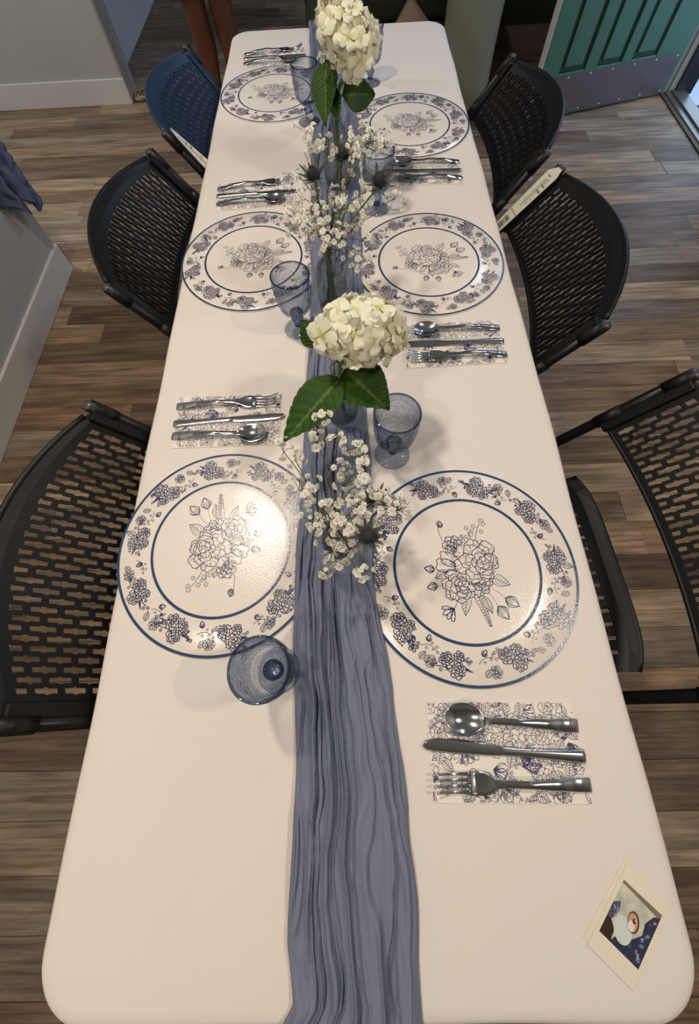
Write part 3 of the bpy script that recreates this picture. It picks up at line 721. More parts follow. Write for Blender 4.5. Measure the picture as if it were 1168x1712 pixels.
# ------------------------------------------------------------------ flowers
def attr_mat(name, stops, rough=0.55, transl=0.25):
    m = mat(name, stops[0][1], rough, spec=0.2)
    at = N(m, 'ShaderNodeAttribute'); at.attribute_name = 'tone'; r = N(m, 'ShaderNodeValToRGB'); cr = r.color_ramp
    cr.elements[0].position = stops[0][0]; cr.elements[0].color = stops[0][1]; cr.elements[1].position = stops[1][0]; cr.elements[1].color = stops[1][1]
    for p, c in stops[2:]: e = cr.elements.new(p); e.color = c
    L(m, at.outputs['Fac'], r.inputs[0]); L(m, r.outputs[0], bsdf(m).inputs['Base Color'])
    if transl:
        out = m.node_tree.nodes['Material Output']; t = N(m, 'ShaderNodeBsdfTranslucent'); mx = N(m, 'ShaderNodeMixShader'); mx.inputs[0].default_value = transl
        L(m, r.outputs[0], t.inputs[0]); L(m, bsdf(m).outputs[0], mx.inputs[1]); L(m, t.outputs[0], mx.inputs[2]); L(m, mx.outputs[0], out.inputs[0])
    return m
def set_tone(me, vals):
    a = me.attributes.new('tone', 'FLOAT', 'POINT'); a.data.foreach_set('value', np.asarray(vals, np.float32))
M_petal = attr_mat('hydrangea_petal', [(0.0, srgb(214, 214, 140)), (0.35, srgb(248, 246, 214)), (1.0, srgb(255, 253, 240))], 0.5, 0.18)
M_leaf = attr_mat('hydrangea_leaf', [(0.0, srgb(50, 82, 28)), (1.0, srgb(104, 132, 64))], 0.42, 0.15)
M_bb = attr_mat('babys_breath_petal', [(0.0, srgb(226, 220, 176)), (0.3, srgb(250, 248, 238))], 0.6, 0.2)
def floret_mesh(seed):
    rr = random.Random(seed); V = [(0, 0, 0.001)]; F = []; T = [0.0]
    for p in range(4):
        a0 = p*PI/2+rr.uniform(-0.1, 0.1); ln = rr.uniform(0.9, 1.1)*0.019; tilt = rr.uniform(-0.2, 0.5)
        base = len(V); rows = []
        for i, (s_, hw) in enumerate(((0.12, 0.12), (0.4, 0.36), (0.68, 0.50), (0.88, 0.40), (1.0, 0.12))):
            for t in (-1, 0, 1):
                x = ln*s_; y = ln*hw*t; z = ln*(0.25*s_*s_*tilt*2-0.12*abs(t)*s_+0.06*math.sin(7*s_+p)+0.08*(1-abs(t))*s_)
                V.append((x*math.cos(a0)-y*math.sin(a0), x*math.sin(a0)+y*math.cos(a0), z)); T.append(s_*0.9)
        for i in range(4):
            for k in range(2): F.append((base+i*3+k, base+(i+1)*3+k, base+(i+1)*3+k+1, base+i*3+k+1))
        F.append((0, base, base+1)); F.append((0, base+1, base+2))
    me = bpy.data.meshes.new('floret'); me.from_pydata(V, [], F); me.materials.append(M_petal); set_tone(me, T); me.shade_smooth(); return me
FLO = [floret_mesh(i) for i in range(5)]
def orient(o, n, twist):
    o.rotation_mode = 'QUATERNION'; q = Vector((0, 0, 1)).rotation_difference(Vector(n).normalized()); 
    from mathutils import Quaternion
    o.rotation_quaternion = q @ Quaternion((0, 0, 1), twist)
def leaf_mesh(ln, hw, seed, curl=0.25):
    rr = random.Random(seed); V = []; F = []; T = []; m, n = 34, 17
    for i in range(m):
        s_ = i/(m-1); w = hw*(math.sin(PI*s_**0.72)**0.85)*(1-0.25*s_)+0.0006
        for k in range(n):
            t = -1+2*k/(n-1); ser = 1+0.05*(((i*0.5) % 1)-0.3) if abs(t) == 1 else 1
            vein = abs(((s_*8-abs(t)*1.3) % 1)-0.5)*2; vv = max(0, 1-vein/0.16) if s_ < 0.97 else 0; mid = max(0, 1-abs(t)/0.09)
            z = ln*(-curl*s_*s_)+hw*0.22*abs(t)**1.3-0.0009*max(vv, mid)+0.0016*math.cos((s_*8-abs(t)*1.3)*2*PI)
            V.append((s_*ln, t*w*ser, z)); T.append(min(1, 0.12*math.sin(9*s_)+max(vv*0.28, mid*0.95)*0.8))
    for i in range(m-1):
        for k in range(n-1): F.append((i*n+k, (i+1)*n+k, (i+1)*n+k+1, i*n+k+1))
    me = bpy.data.meshes.new('leaf'); me.from_pydata(V, [], F); me.materials.append(M_leaf); set_tone(me, T); me.shade_smooth(); return me
def frame_obj(o, loc, xdir, zdir):
    x = Vector(xdir).normalized(); z = Vector(zdir); z = (z-x*z.dot(x)).normalized(); y = z.cross(x)
    o.matrix_basis = Matrix(((x.x, y.x, z.x, loc[0]), (x.y, y.y, z.y, loc[1]), (x.z, y.z, z.z, loc[2]), (0, 0, 0, 1)))
def hydrangea(vkey, zb, neck, head, rad, axis, nfl, seed, leaves, lb, lobe=None):
    x0, y0 = VASES[vkey]; base = Vector((x0, y0, zb)); h = empty('hydrangea', base); rr = random.Random(seed)
    hd = Vector(head)-base; nk_ = Vector((0.002, 0.001, neck))
    MB().tube(catmull([(0.004, -0.004, 0.012), tuple(nk_), tuple(nk_*0.45+hd*0.55+Vector((0, 0, -0.01))), tuple(hd-Vector(axis).normalized()*rad[2]*0.3)], 8), 0.0046, 8).build('stem', M_stem, h)
    ax = Vector(axis).normalized(); q = Vector((0, 0, 1)).rotation_difference(ax)
    for i in range(nfl):
        t = (i+0.5)/nfl; z = 1-1.55*t; r = math.sqrt(max(0, 1-z*z)); a = i*2.39996+rr.uniform(-0.2, 0.2)
        lumpy = rr.uniform(0.80, 1.06); p = q @ Vector((r*math.cos(a)*rad[0]*lumpy, r*math.sin(a)*rad[1]*lumpy, z*rad[2]*lumpy))
        nrm = q @ Vector((r*math.cos(a)/rad[0], r*math.sin(a)/rad[1], z/rad[2])); nrm = nrm.normalized()+Vector((rr.uniform(-1, 1), rr.uniform(-1, 1), rr.uniform(-1, 1)))*0.35
        o = bpy.data.objects.new('floret', FLO[i % 5]); COL.objects.link(o); o.parent = h; o.location = hd+p; orient(o, nrm, rr.random()*6); sc = rr.uniform(0.9, 1.3); o.scale = (sc, sc, sc)
    if lobe:
        for i in range(lobe[2]):
            t = (i+0.5)/lobe[2]; z = 1-1.3*t; r = math.sqrt(1-z*z); a = i*2.39996; d = Vector((r*math.cos(a), r*math.sin(a), z))
            o = bpy.data.objects.new('floret', FLO[i % 5]); COL.objects.link(o); o.parent = h; o.location = Vector(lobe[0])-base+d*lobe[1]; orient(o, d+Vector((rr.uniform(-.4, .4), rr.uniform(-.4, .4), 0)), rr.random()*6); sc = rr.uniform(0.75, 1.05); o.scale = (sc, sc, sc)
    MB().ball(hd-ax*rad[2]*0.1, rad[0]*0.62, rad[1]*0.62, rad[2]*0.6, 12, 8).build('flower_core', mat('core_cream', srgb(206, 204, 140), 0.7), h)
    for i, (loc, xd, zd, ln, hw, cu) in enumerate(leaves):
        me = leaf_mesh(ln, hw, seed+i, cu); o = bpy.data.objects.new('leaf', me); COL.objects.link(o); o.parent = h; frame_obj(o, Vector(loc)-base, xd, zd); solid(o, 0.0005, -1)
        ps = nk_*0.6+hd*0.4; MB().tube(catmull([tuple(nk_+Vector((0, 0, 0.012))), tuple((nk_+Vector(loc)-base)/2+Vector((0, 0, 0.006))), tuple(Vector(loc)-base+Vector(xd).normalized()*0.004)], 5), 0.0018, 6).build('leaf_stalk', M_stem, h)
    tag(h, lb, 'hydrangea', 'cream hydrangea stems')
    return h
hydrangea('D', zD, 0.126, (0.026, 0.472, 0.962), (0.062, 0.046, 0.042), (0.12, -0.30, 0.9), 62, 5,
          [((-0.009, 0.432, 0.902), (-0.080, -0.081, -0.020), (-0.05, -0.1, 1), 0.122, 0.037, 0.12), ((0.002, 0.450, 0.900), (0.062, -0.057, -0.014), (0.1, -0.25, 1), 0.088, 0.042, 0.15),
           ((-0.035, 0.470, 0.935), (-0.03, 0.045, 0.02), (-0.2, -0.3, 1), 0.05, 0.02, 0.2)],
          'cream white hydrangea leaning right with two big green leaves, nearest one', ((-0.022, 0.487, 0.942), 0.022, 13))
hydrangea('A', zA, 0.165, (0.030, 1.150, 1.035), (0.046, 0.050, 0.082), (-0.55, 0.10, 0.62), 66, 9,
          [((-0.020, 1.195, 0.985), (-0.012, -0.10, -0.055), (-0.35, -0.6, 0.8), 0.118, 0.032, 0.15), ((0.010, 1.165, 0.940), (0.075, 0.03, -0.010), (0.0, -0.9, 0.6), 0.090, 0.036, 0.3),
           ((-0.012, 1.16, 0.955), (0.012, -0.06, -0.04), (-0.1, -1, 0.6), 0.06, 0.018, 0.2)],
          'cream white hydrangea standing upright in the far ribbed vase')

def blossom_mesh(seed):
    rr = random.Random(seed); V = []; F = []; T = []; R_ = 0.0056
    for ring, (n, el, ln) in enumerate(((7, 0.15, 1.0), (6, 0.65, 0.85), (4, 1.15, 0.6))):
        for k in range(n):
            a = 2*PI*k/n+ring*0.5+rr.uniform(-0.2, 0.2); e = el+rr.uniform(-0.15, 0.15); b = len(V)
            dx, dy, dz = math.cos(a)*math.cos(e), math.sin(a)*math.cos(e), math.sin(e); tx, ty = -math.sin(a), math.cos(a); w = 0.36*R_*ln
            for s_, ww in ((0.1, 0.4), (0.75, 1.0), (1.0, 0.5)):
                for sg in (-1, 1): V.append((dx*R_*ln*s_+tx*w*ww*sg, dy*R_*ln*s_+ty*w*ww*sg, dz*R_*ln*s_)); T.append(0.15+s_*0.6 if ring < 2 else s_*0.35)
            F += [(b, b+2, b+3, b+1), (b+2, b+4, b+5, b+3)]
    me = bpy.data.meshes.new('blossom'); me.from_pydata(V, [], F); me.materials.append(M_bb); set_tone(me, T); return me
BLO = [blossom_mesh(i) for i in range(4)]
def bb_bunch(vkey, zb, neck, clusters, lb, seed, scale=1.0, stem_r=0.0011, dens=1.45):
    x0, y0 = VASES[vkey]; base = Vector((x0, y0, zb)); b = empty('babys_breath_bunch', base); rr = random.Random(seed); st = MB()
    nk_ = Vector((0, 0, neck))
    # main stems: group clusters to the nearest of a few forks
    forks = []
    for i, (x, y, z, n, sp) in enumerate(clusters):
        n = int(n*dens+0.5)
        c = Vector((x, y, z))-base; d = c-nk_
        fk = nk_+d*0.5+Vector((0, 0, 0.016)) if i % 3 == 0 or not forks else min(forks, key=lambda f: (f-(nk_+d*0.5)).length)
        if i % 3 == 0 or len(forks) == 0:
            forks.append(fk); st.tube(catmull([(rr.uniform(-0.012, 0.012), rr.uniform(-0.012, 0.012), 0.015), (rr.uniform(-0.006, 0.006), rr.uniform(-0.006, 0.006), neck*0.98), tuple(nk_*0.4+fk*0.6), tuple(fk)], 5), stem_r, 5)
        st.tube(catmull([tuple(fk), tuple((fk+c)/2+Vector((0, 0, 0.005))), tuple(c-Vector((0, 0, 0.006)))], 3), stem_r*0.6, 4)
        for k in range(n):
            off = Vector((rr.gauss(0, 1), rr.gauss(0, 1), rr.gauss(0, 0.7)))*sp*0.95; p = c+off
            st.tube([tuple(c-Vector((0, 0, 0.008))), tuple((c+p)/2), tuple(p)], stem_r*0.4, 3, False)
            o = bpy.data.objects.new('blossom', BLO[rr.randrange(4)]); COL.objects.link(o); o.parent = b; o.location = p
            orient(o, (off+Vector((rr.uniform(-0.3, 0.3)*sp, -0.4*sp, 0.9*sp))), rr.random()*6); sc = scale*rr.choice((0.6, 0.8, 0.95, 1.05, 1.15)); o.scale = (sc, sc, sc)
    st.build('stems', M_bstem, b)
    tag(b, lb, "baby's breath", "baby's breath bunches")
    return b
NEAR = [(-0.026, 0.327, 0.967, 4, 0.0075), (-0.036, 0.294, 0.962, 2, 0.0059), (-0.009, 0.282, 0.982, 3, 0.0063), (0.011, 0.291, 0.944, 6, 0.0091), (0.022, 0.268, 0.95, 5, 0.0074), (-0.011, 0.278, 0.914, 4, 0.0095), (0.003, 0.258, 0.924, 4, 0.0076), (0.022, 0.25, 0.945, 5, 0.0073), (-0.047, 0.259, 0.908, 4, 0.0071), (-0.052, 0.239, 0.916, 4, 0.0069), (-0.066, 0.262, 0.896, 2, 0.008), (-0.02, 0.231, 0.895, 4, 0.0063), (-0.031, 0.224, 0.915, 3, 0.006), (0.006, 0.246, 0.897, 6, 0.0095), (0.015, 0.226, 0.905, 8, 0.0107), (0.033, 0.248, 0.886, 6, 0.0096), (0.048, 0.234, 0.9, 7, 0.0109), (0.063, 0.221, 0.915, 8, 0.0112), (-0.053, 0.224, 0.874, 4, 0.0073), (-0.044, 0.206, 0.883, 3, 0.0063), (-0.028, 0.227, 0.864, 4, 0.0074), (-0.008, 0.22, 0.884, 7, 0.0095), (-0.0, 0.2, 0.892, 8, 0.0107), (-0.019, 0.199, 0.852, 7, 0.0106), (-0.01, 0.18, 0.86, 6, 0.0103), (-0.033, 0.178, 0.821, 4, 0.0068), (0.012, 0.156, 0.84, 2, 0.0064), (0.021, 0.157, 0.86, 3, 0.0062), (0.007, 0.198, 0.852, 5, 0.0082), (0.024, 0.215, 0.894, 5, 0.0077), (-0.082, 0.3, 0.934, 3, 0.0093), (-0.064, 0.281, 0.946, 3, 0.0075), (-0.031, 0.155, 0.86, 3, 0.0055)]
MID = [(-0.066, 0.804, 0.952, 6, 0.0149), (-0.08, 0.76, 0.954, 6, 0.0124), (-0.068, 0.719, 0.96, 6, 0.014), (-0.052, 0.799, 0.98, 5, 0.0123), (-0.048, 0.742, 0.964, 8, 0.0162), (-0.03, 0.793, 0.941, 8, 0.0171), (-0.007, 0.762, 0.965, 7, 0.0143), (0.018, 0.724, 0.978, 7, 0.0137), (0.039, 0.772, 0.951, 6, 0.0125), (-0.029, 0.733, 0.954, 8, 0.0142), (-0.009, 0.78, 0.927, 8, 0.0151), (-0.041, 0.738, 0.929, 7, 0.0126), (-0.019, 0.703, 0.942, 7, 0.0122), (0.001, 0.755, 0.926, 7, 0.0149), (0.027, 0.729, 0.954, 6, 0.0121), (-0.061, 0.761, 0.902, 5, 0.011), (-0.027, 0.722, 0.911, 5, 0.0085), (0.001, 0.701, 0.942, 5, 0.0101), (0.015, 0.726, 0.894, 4, 0.0087), (0.031, 0.692, 0.907, 4, 0.0084), (0.044, 0.75, 0.899, 3, 0.0087), (0.022, 0.693, 0.883, 3, 0.0065), (-0.044, 0.767, 1.066, 6, 0.0108), (-0.032, 0.824, 1.029, 6, 0.0117), (-0.017, 0.78, 1.039, 5, 0.0094), (0.029, 0.841, 1.024, 5, 0.0099), (0.04, 0.795, 1.033, 7, 0.0133), (0.052, 0.757, 1.061, 7, 0.0125), (0.067, 0.813, 1.023, 6, 0.0117), (0.034, 0.77, 1.027, 5, 0.0113), (0.016, 0.833, 1.006, 4, 0.0101), (-0.037, 0.799, 1.026, 4, 0.0097), (0.09, 0.727, 0.992, 3, 0.0096), (0.108, 0.764, 0.948, 3, 0.0104), (-0.063, 0.769, 1.007, 4, 0.0097), (0.02, 0.811, 0.97, 5, 0.0146), (0.044, 0.768, 0.979, 5, 0.012)]
FAR = [(-0.014, 1.285, 1.03, 5, 0.009), (-0.034, 1.26, 1.03, 2, 0.0065), (-0.004, 1.245, 1.045, 4, 0.0075), (0.064, 1.24, 1.01, 5, 0.0105), (0.070, 1.177, 1.02, 4, 0.0090), (-0.027, 1.225, 0.99, 3, 0.0064), (-0.031, 1.153, 1.01, 2, 0.0048)]
bb_bunch('E', zE, 0.088, NEAR, "nearest bunch of white baby's breath spreading over the blue runner", 3, dens=1.8)
bb_bunch('C', zC, 0.135, MID, "biggest white baby's breath bunch in the middle bottle vase", 8)
bb_bunch('A', zA, 0.165, FAR, "few sprigs of baby's breath tucked behind the far hydrangea", 12)

def thistle(base, zb, neck, head, lb, seed, up=(0, 0, 1), size=1.0):
    b = empty('sea_holly', (base[0], base[1], zb)); rr = random.Random(seed); hd = Vector(head)-Vector((base[0], base[1], zb)); up = Vector(up).normalized()
    MB().tube(catmull([(0.003, 0.002, 0.02), (0.002, 0.002, neck), tuple(Vector((0, 0, neck))*0.4+hd*0.6), tuple(hd-up*0.006)], 6), 0.0014, 6).build('stem', M_bstem, b)
    q = Vector((0, 0, 1)).rotation_difference(up); hm = MB(); n = 90
    R0, Hh = 0.0085*size, 0.012*size
    cv = MB().ball((0, 0, 0), R0, R0, Hh, 12, 8); hm.add([tuple(q @ Vector(p)+hd+up*Hh*0.6) for p in cv.v], cv.f)
    for i in range(n):
        z = 1-1.7*(i+0.5)/n; r = math.sqrt(max(0, 1-z*z)); a = i*2.39996; d = Vector((r*math.cos(a), r*math.sin(a), z)); p = Vector((d.x*R0, d.y*R0, d.z*Hh))
        t1_ = d.orthogonal().normalized()*0.0011; t2_ = d.cross(t1_).normalized()*0.0011; tip = p+d*0.0034
        hm.add([tuple(q @ w_+hd+up*Hh*0.6) for w_ in (p+t1_, p-t1_*0.5+t2_, p-t1_*0.5-t2_, tip)], [(0, 1, 3), (1, 2, 3), (2, 0, 3)])
    hm.build('flower_head', M_thistle, b, False)
    for k in range(10):
        a = 2*PI*k/10+rr.uniform(-0.15, 0.15); d = q @ Vector((math.cos(a), math.sin(a), rr.uniform(0.15, 0.5))); d.normalize(); sd = d.cross(up).normalized(); ln = rr.uniform(0.020, 0.032)*size
        V = []; F = []
        for i in range(7):
            s_ = i/6; w = 0.0026*size*math.sin(PI*(0.12+0.88*s_)**0.8)+0.0002; c = hd+d*ln*s_+up*0.006*s_*s_; lift = up*0.0006
            V += [tuple(c-sd*w*(1+0.5*(i % 2))), tuple(c-lift), tuple(c+sd*w*(1+0.5*(i % 2)))]
        for i in range(6): F += [(3*i, 3*i+3, 3*i+4, 3*i+1), (3*i+1, 3*i+4, 3*i+5, 3*i+2)]
        o = build('bract', V, F, M_thistle2, b, False); solid(o, 0.0004, 0)
    tag(b, lb, 'thistle', 'grey thistle stems')
C_ = VASES['C']; E_ = VASES['E']
thistle(C_, zC, 0.13, (0.007, 0.815, 1.003), 'tall grey thistle head rising highest in the middle bunch', 1, (0.05, -0.25, 1), 1.0)
thistle(C_, zC, 0.13, (-0.039, 0.762, 1.003), "grey thistle head at the left of the middle baby's breath bunch", 2, (-0.1, -0.3, 1), 1.0)
thistle(C_, zC, 0.13, (0.064, 0.738, 1.003), 'grey thistle head at the right of the middle bunch, before a goblet', 3, (0.1, -0.35, 1), 1.05)
thistle(E_, zE, 0.085, (0.024, 0.190, 0.905), "spiky grey thistle head in the nearest baby's breath bunch", 4, (0.12, -0.28, 1), 1.0)
thistle(E_, zE, 0.085, (0.036, 0.252, 0.860), "half hidden grey thistle behind the nearest baby's breath", 5, (0.3, 0.1, 1), 0.9)

# ------------------------------------------------------------------ perforated black chairs
def slotted(name, w, h, mu, mv0, mv1, ncol, pitch_v, slot_l, hw, mapf, m, parent, thick, bump=0.45):
    """panel w x h with staggered slots cut right through; mapf(u, v) bends it, u along the width, v upwards"""
    V = []; F = []; cw = (w-2*mu)/ncol
    def halfw(i, v):
        if i < 0 or i >= ncol or v < mv0 or v > h-mv1: return 0.0
        ph = ((v-mv0)/pitch_v+(0.5 if i % 2 else 0)) % 1.0; L_ = slot_l/pitch_v
        if ph > L_: return 0.0
        q = ph/L_; r = hw*cw
        if 0.39 < q < 0.61: r *= 1+bump
        return r
    brk = {0.0, h}
    for par in (0, 0.5):
        k = -1
        while True:
            b = mv0+(k-par)*pitch_v; k += 1
            if b > h-mv1: break
            for q in (0, 0.39, 0.61, 1.0):
                z = b+q*slot_l
                for e in (-0.0004, 0.0004):
                    if mv0 <= z+e <= h-mv1: brk.add(round(z+e, 5))
    brk |= {round(mv0-0.0004, 5), round(mv0+0.0004, 5), round(h-mv1-0.0004, 5), round(h-mv1+0.0004, 5), mv0*0.5, h-mv1*0.5}
    vs = sorted(brk); nv_ = len(vs)
    bounds = [(0.0, -1)]+[(mu+cw*(i+0.5), i) for i in range(ncol)]+[(w, ncol)]
    for (a, ia), (b, ib) in zip(bounds[:-1], bounds[1:]):
        o = len(V); wide = (b-a) > cw*1.2
        for v in vs:
            x0 = a+halfw(ia, v); x1 = b-halfw(ib, v); V.append(mapf(x0, v)); V.append(mapf(x1, v))
        F += [(o+2*k, o+2*k+1, o+2*k+3, o+2*k+2) for k in range(nv_-1)]
    me = bpy.data.meshes.new(name); me.from_pydata(V, [], F)
    bm = bmesh.new(); bm.from_mesh(me); bmesh.ops.remove_doubles(bm, verts=bm.verts, dist=0.00012); bm.to_mesh(me); bm.free()
    o = link(name, me, m, parent, False); solid(o, thick, 0); return o
BW, BH = 0.468, 0.175
def back_map(u, v):
    """reclined panel: its sides follow the slanted tubes, its middle bulges out towards the top"""
    t = (u/BW-0.5)*2; q = v/BH; k = 1-t*t
    x = -0.084*(1-q)+k*(0.026+0.046*q**1.2); z = 0.665+0.135*q+0.022*k*q
    y = (u-BW/2)*(1.0+0.02*(1-q))
    if q > 0.93: x += 0.08*(q-0.93)*(0.3+k)
    return (x, y, z)
def seat_map(u, v):
    t = (u/0.43-0.5)*2; q = v/0.42; x = -0.030-v; dip = -0.014*(1-t*t)*math.sin(PI*min(1, q*1.1))
    if q < 0.06: dip += 0.012*(1-q/0.06)**2
    if q > 0.88: dip -= 0.03*((q-0.88)/0.12)**2
    x -= 0.028*abs(t)**5*(1-2*q)
    return (x, (u-0.215)*(1-0.05*q), 0.442+dip)
def chair():
    c = empty('perforated_chair')
    slotted('backrest', BW, BH, 0.024, 0.012, 0.026, 31, 0.0405, 0.0325, 0.285, back_map, M_black, c, 0.005, 0.4)
    lip = [back_map(u, BH) for u in np.linspace(0.010, BW-0.010, 34)]
    MB().tube([(x+0.001, y, z+0.001) for x, y, z in lip], 0.0052, 8).build('top_rim', M_black, c)
    low = [back_map(u, 0.0) for u in np.linspace(0.006, BW-0.006, 24)]
    MB().tube([(x, y, z) for x, y, z in low], 0.0042, 6).build('bottom_rim', M_black, c)
    def sl(z): return -0.625*(0.80-z) if z > 0.45 else -0.21875-0.50*(0.45-z)
    for sg in (-1, 1):
        yy_ = lambda z: sg*(0.243+0.024*(0.80-z)/0.8)
        MB().tube([(sl(z)-0.002, yy_(z), z) for z in (0.806, 0.70, 0.60, 0.50, 0.45, 0.40, 0.20, 0.0)], 0.0105, 10).build('frame_tube', M_tube, c)
        MB().tube(catmull([(-0.40, sg*0.232, 0.425), (-0.20, sg*0.234, 0.27), (-0.02, sg*0.236, 0.0)], 6), 0.0100, 10).build('leg', M_tube, c)
        MB().tube([(sl(z)-0.002, yy_(z), z) for z in (0.808, 0.765)], 0.0122, 12).build('sleeve', M_black, c)
        MB().tube([(sl(z)-0.002, yy_(z), z) for z in (0.700, 0.655)], 0.0124, 12).build('sleeve', M_black, c)
        mb = MB(); mb.ball((sl(0.808)-0.002, yy_(0.808), 0.808), 0.0115, 0.0115, 0.006, 12, 6); mb.build('end_cap', M_cap, c)
        V = []
        for z in (0.660, 0.80):
            for y in (0.216, 0.243):
                for off in (-0.007, 0.004): V.append((sl(z)+off*0.85, sg*(y+0.024*(0.80-z)/0.8), z-off*0.53))
        ch_ = build('side_channel', V, [(0, 1, 3, 2), (4, 6, 7, 5), (0, 4, 5, 1), (2, 3, 7, 6), (0, 2, 6, 4), (1, 5, 7, 3)], M_black, c, False); bevel(ch_, 0.003)
        bevel(MB().box(-0.27, -0.20, min(sg*0.205, sg*0.252), max(sg*0.205, sg*0.252), 0.420, 0.436).build('bracket', M_tube, c, False), 0.002)
        for fx, fy in ((-0.4457, 0.267), (-0.02, 0.236)): MB().lathe([(0.0005, 0), (0.014, 0), (0.014, 0.012), (0.011, 0.018), (0.0005, 0.018)], 12, fx, sg*fy).build('foot_pad', M_black, c)
    slotted('seat', 0.43, 0.42, 0.030, 0.040, 0.05, 27, 0.034, 0.020, 0.28, seat_map, M_black, c, 0.006, 0.0)
    rimp = [seat_map(u, 0.0) for u in np.linspace(0.0, 0.43, 24)]
    MB().tube([(x, y, z-0.003) for x, y, z in rimp], 0.006, 8).build('seat_rim', M_black, c)
    MB().tube([(-0.23, -0.25, 0.425), (-0.23, 0.25, 0.425)], 0.009, 8).build('cross_bar', M_tube, c); MB().tube([(-0.06, -0.236, 0.075), (-0.06, 0.236, 0.075)], 0.008, 8).build('cross_bar', M_tube, c)
    return c
ch0 = chair()
CH = [(0.612, 0.246, 0.05, 'black perforated chair nearest on the right, pulled out with its seat showing'),
      (0.497, 0.850, -0.07, 'black perforated chair in the middle on the right, with white barcode strip'),
      (0.500, 1.400, -0.02, 'farthest black perforated chair on the right, near the green door'),
      (-0.453, 0.228, PI-0.01, 'black perforated chair nearest on the left, beside the near placemat'),
      (-0.484, 1.005, PI+0.0, 'black perforated chair in the middle on the left side of the table'),
      (-0.464, 1.572, PI+0.03, 'farthest perforated chair on the left, its black back tinted as if blue-lit, with a white paper strip')]
chairs = []
for i, (x, y, rz, lb) in enumerate(CH):
    o = ch0 if i == 0 else copy_tree(ch0); o.location = (x, y, 0); o.rotation_euler = (0, 0, rz); tag(o, lb, 'chair', 'perforated chairs around the table'); chairs.append(o)

M_blue_lit = mat('black_plastic_blue_lit', srgb(38, 57, 86), 0.42); noise_bump(M_blue_lit, 900, 0.12, 0.0004)  # black chair plastic with the blue light on it put into the colour
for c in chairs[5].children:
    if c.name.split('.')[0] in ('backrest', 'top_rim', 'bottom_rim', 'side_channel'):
        c.data = c.data.copy(); c.data.materials.clear(); c.data.materials.append(M_blue_lit)
# paper strips stuck along two chair sides
M_paper = mat('label_paper', srgb(226, 222, 208), 0.5); M_ink = mat('label_ink', srgb(86, 86, 84), 0.6); M_ink2 = mat('label_ink_pale', srgb(168, 166, 156), 0.6)
def strip(chr_, sg, lb, tilt=0.0, z0=0.60, z1=0.806, wid=0.031):
    """label strip standing on the chair's side channel, in the chair's own frame"""
    rz = chr_.rotation_euler[2]; t = empty('paper_strip', chr_.location, rz)
    # local frame: s along the channel upwards, q across (towards the panel's middle)
    def P(s_, q, off):
        z = z0+(z1-z0)*s_; y = sg*(0.2475+0.024*(0.80-z)/0.8-q*wid); o2 = 0.0165+off+0.004*(1-q)+tilt*q*(0.35+0.65*(1-abs(2*s_-1)))
        return (-0.625*(0.80-z)-0.85*o2+0.012*q*s_, y, z+0.53*o2)
    n = 14; V = []; F = []
    for i in range(n+1):
        s_ = i/n; cut = max(0, (s_-0.94)/0.06)**2*0.75
        V += [P(s_, 0.0+cut*0.6, 0), P(s_, 1.0-cut*0.25, 0)]
    F = [(2*i, 2*i+1, 2*i+3, 2*i+2) for i in range(n)]
    solid(build('paper', V, F, M_paper, t, False), 0.0006, 0)
    def quad(mb, s0, s1, q0, q1): 
        o = 0.0008; mb.add([P(s0, q0, o), P(s0, q1, o), P(s1, q1, o), P(s1, q0, o)], [(0, 1, 2, 3)])
    bars = MB(); r = random.Random(5); p = 0.24
    while p < 0.42: w_ = r.choice((0.005, 0.008, 0.014)); quad(bars, p, p+w_, 0.25, 0.78); p += w_+r.choice((0.005, 0.008))
    quad(bars, 0.475, 0.482, 0.02, 0.98); bars.build('barcode', M_ink, t, False)
    txt = MB(); p = 0.60
    for k in range(26):
        p_ = 0.56+k*0.0125
        quad(txt, p_, p_+0.006, 0.3+0.1*r.random(), 0.55+0.35*r.random())
    for k in range(14): quad(txt, 0.03+k*0.0135, 0.037+k*0.0135, 0.25+0.1*r.random(), 0.6+0.3*r.random())
    txt.build('small_print', M_ink2, t, False)
    for qd in ((0.80, 0.815, 0.5, 0.85), (0.90, 0.908, 0.3, 0.6), (0.745, 0.76, 0.55, 0.9)):
        big = MB(); quad(big, *qd); big.build('print_mark', M_ink, t, False)
    tag(t, lb, 'label', 'paper strips on chair sides')
strip(chairs[1], 1, 'white paper label strip with barcode on the middle right chair')
strip(chairs[5], 1, 'thin white paper strip along the farthest left chair back', 0.022, 0.60, 0.80, 0.024)
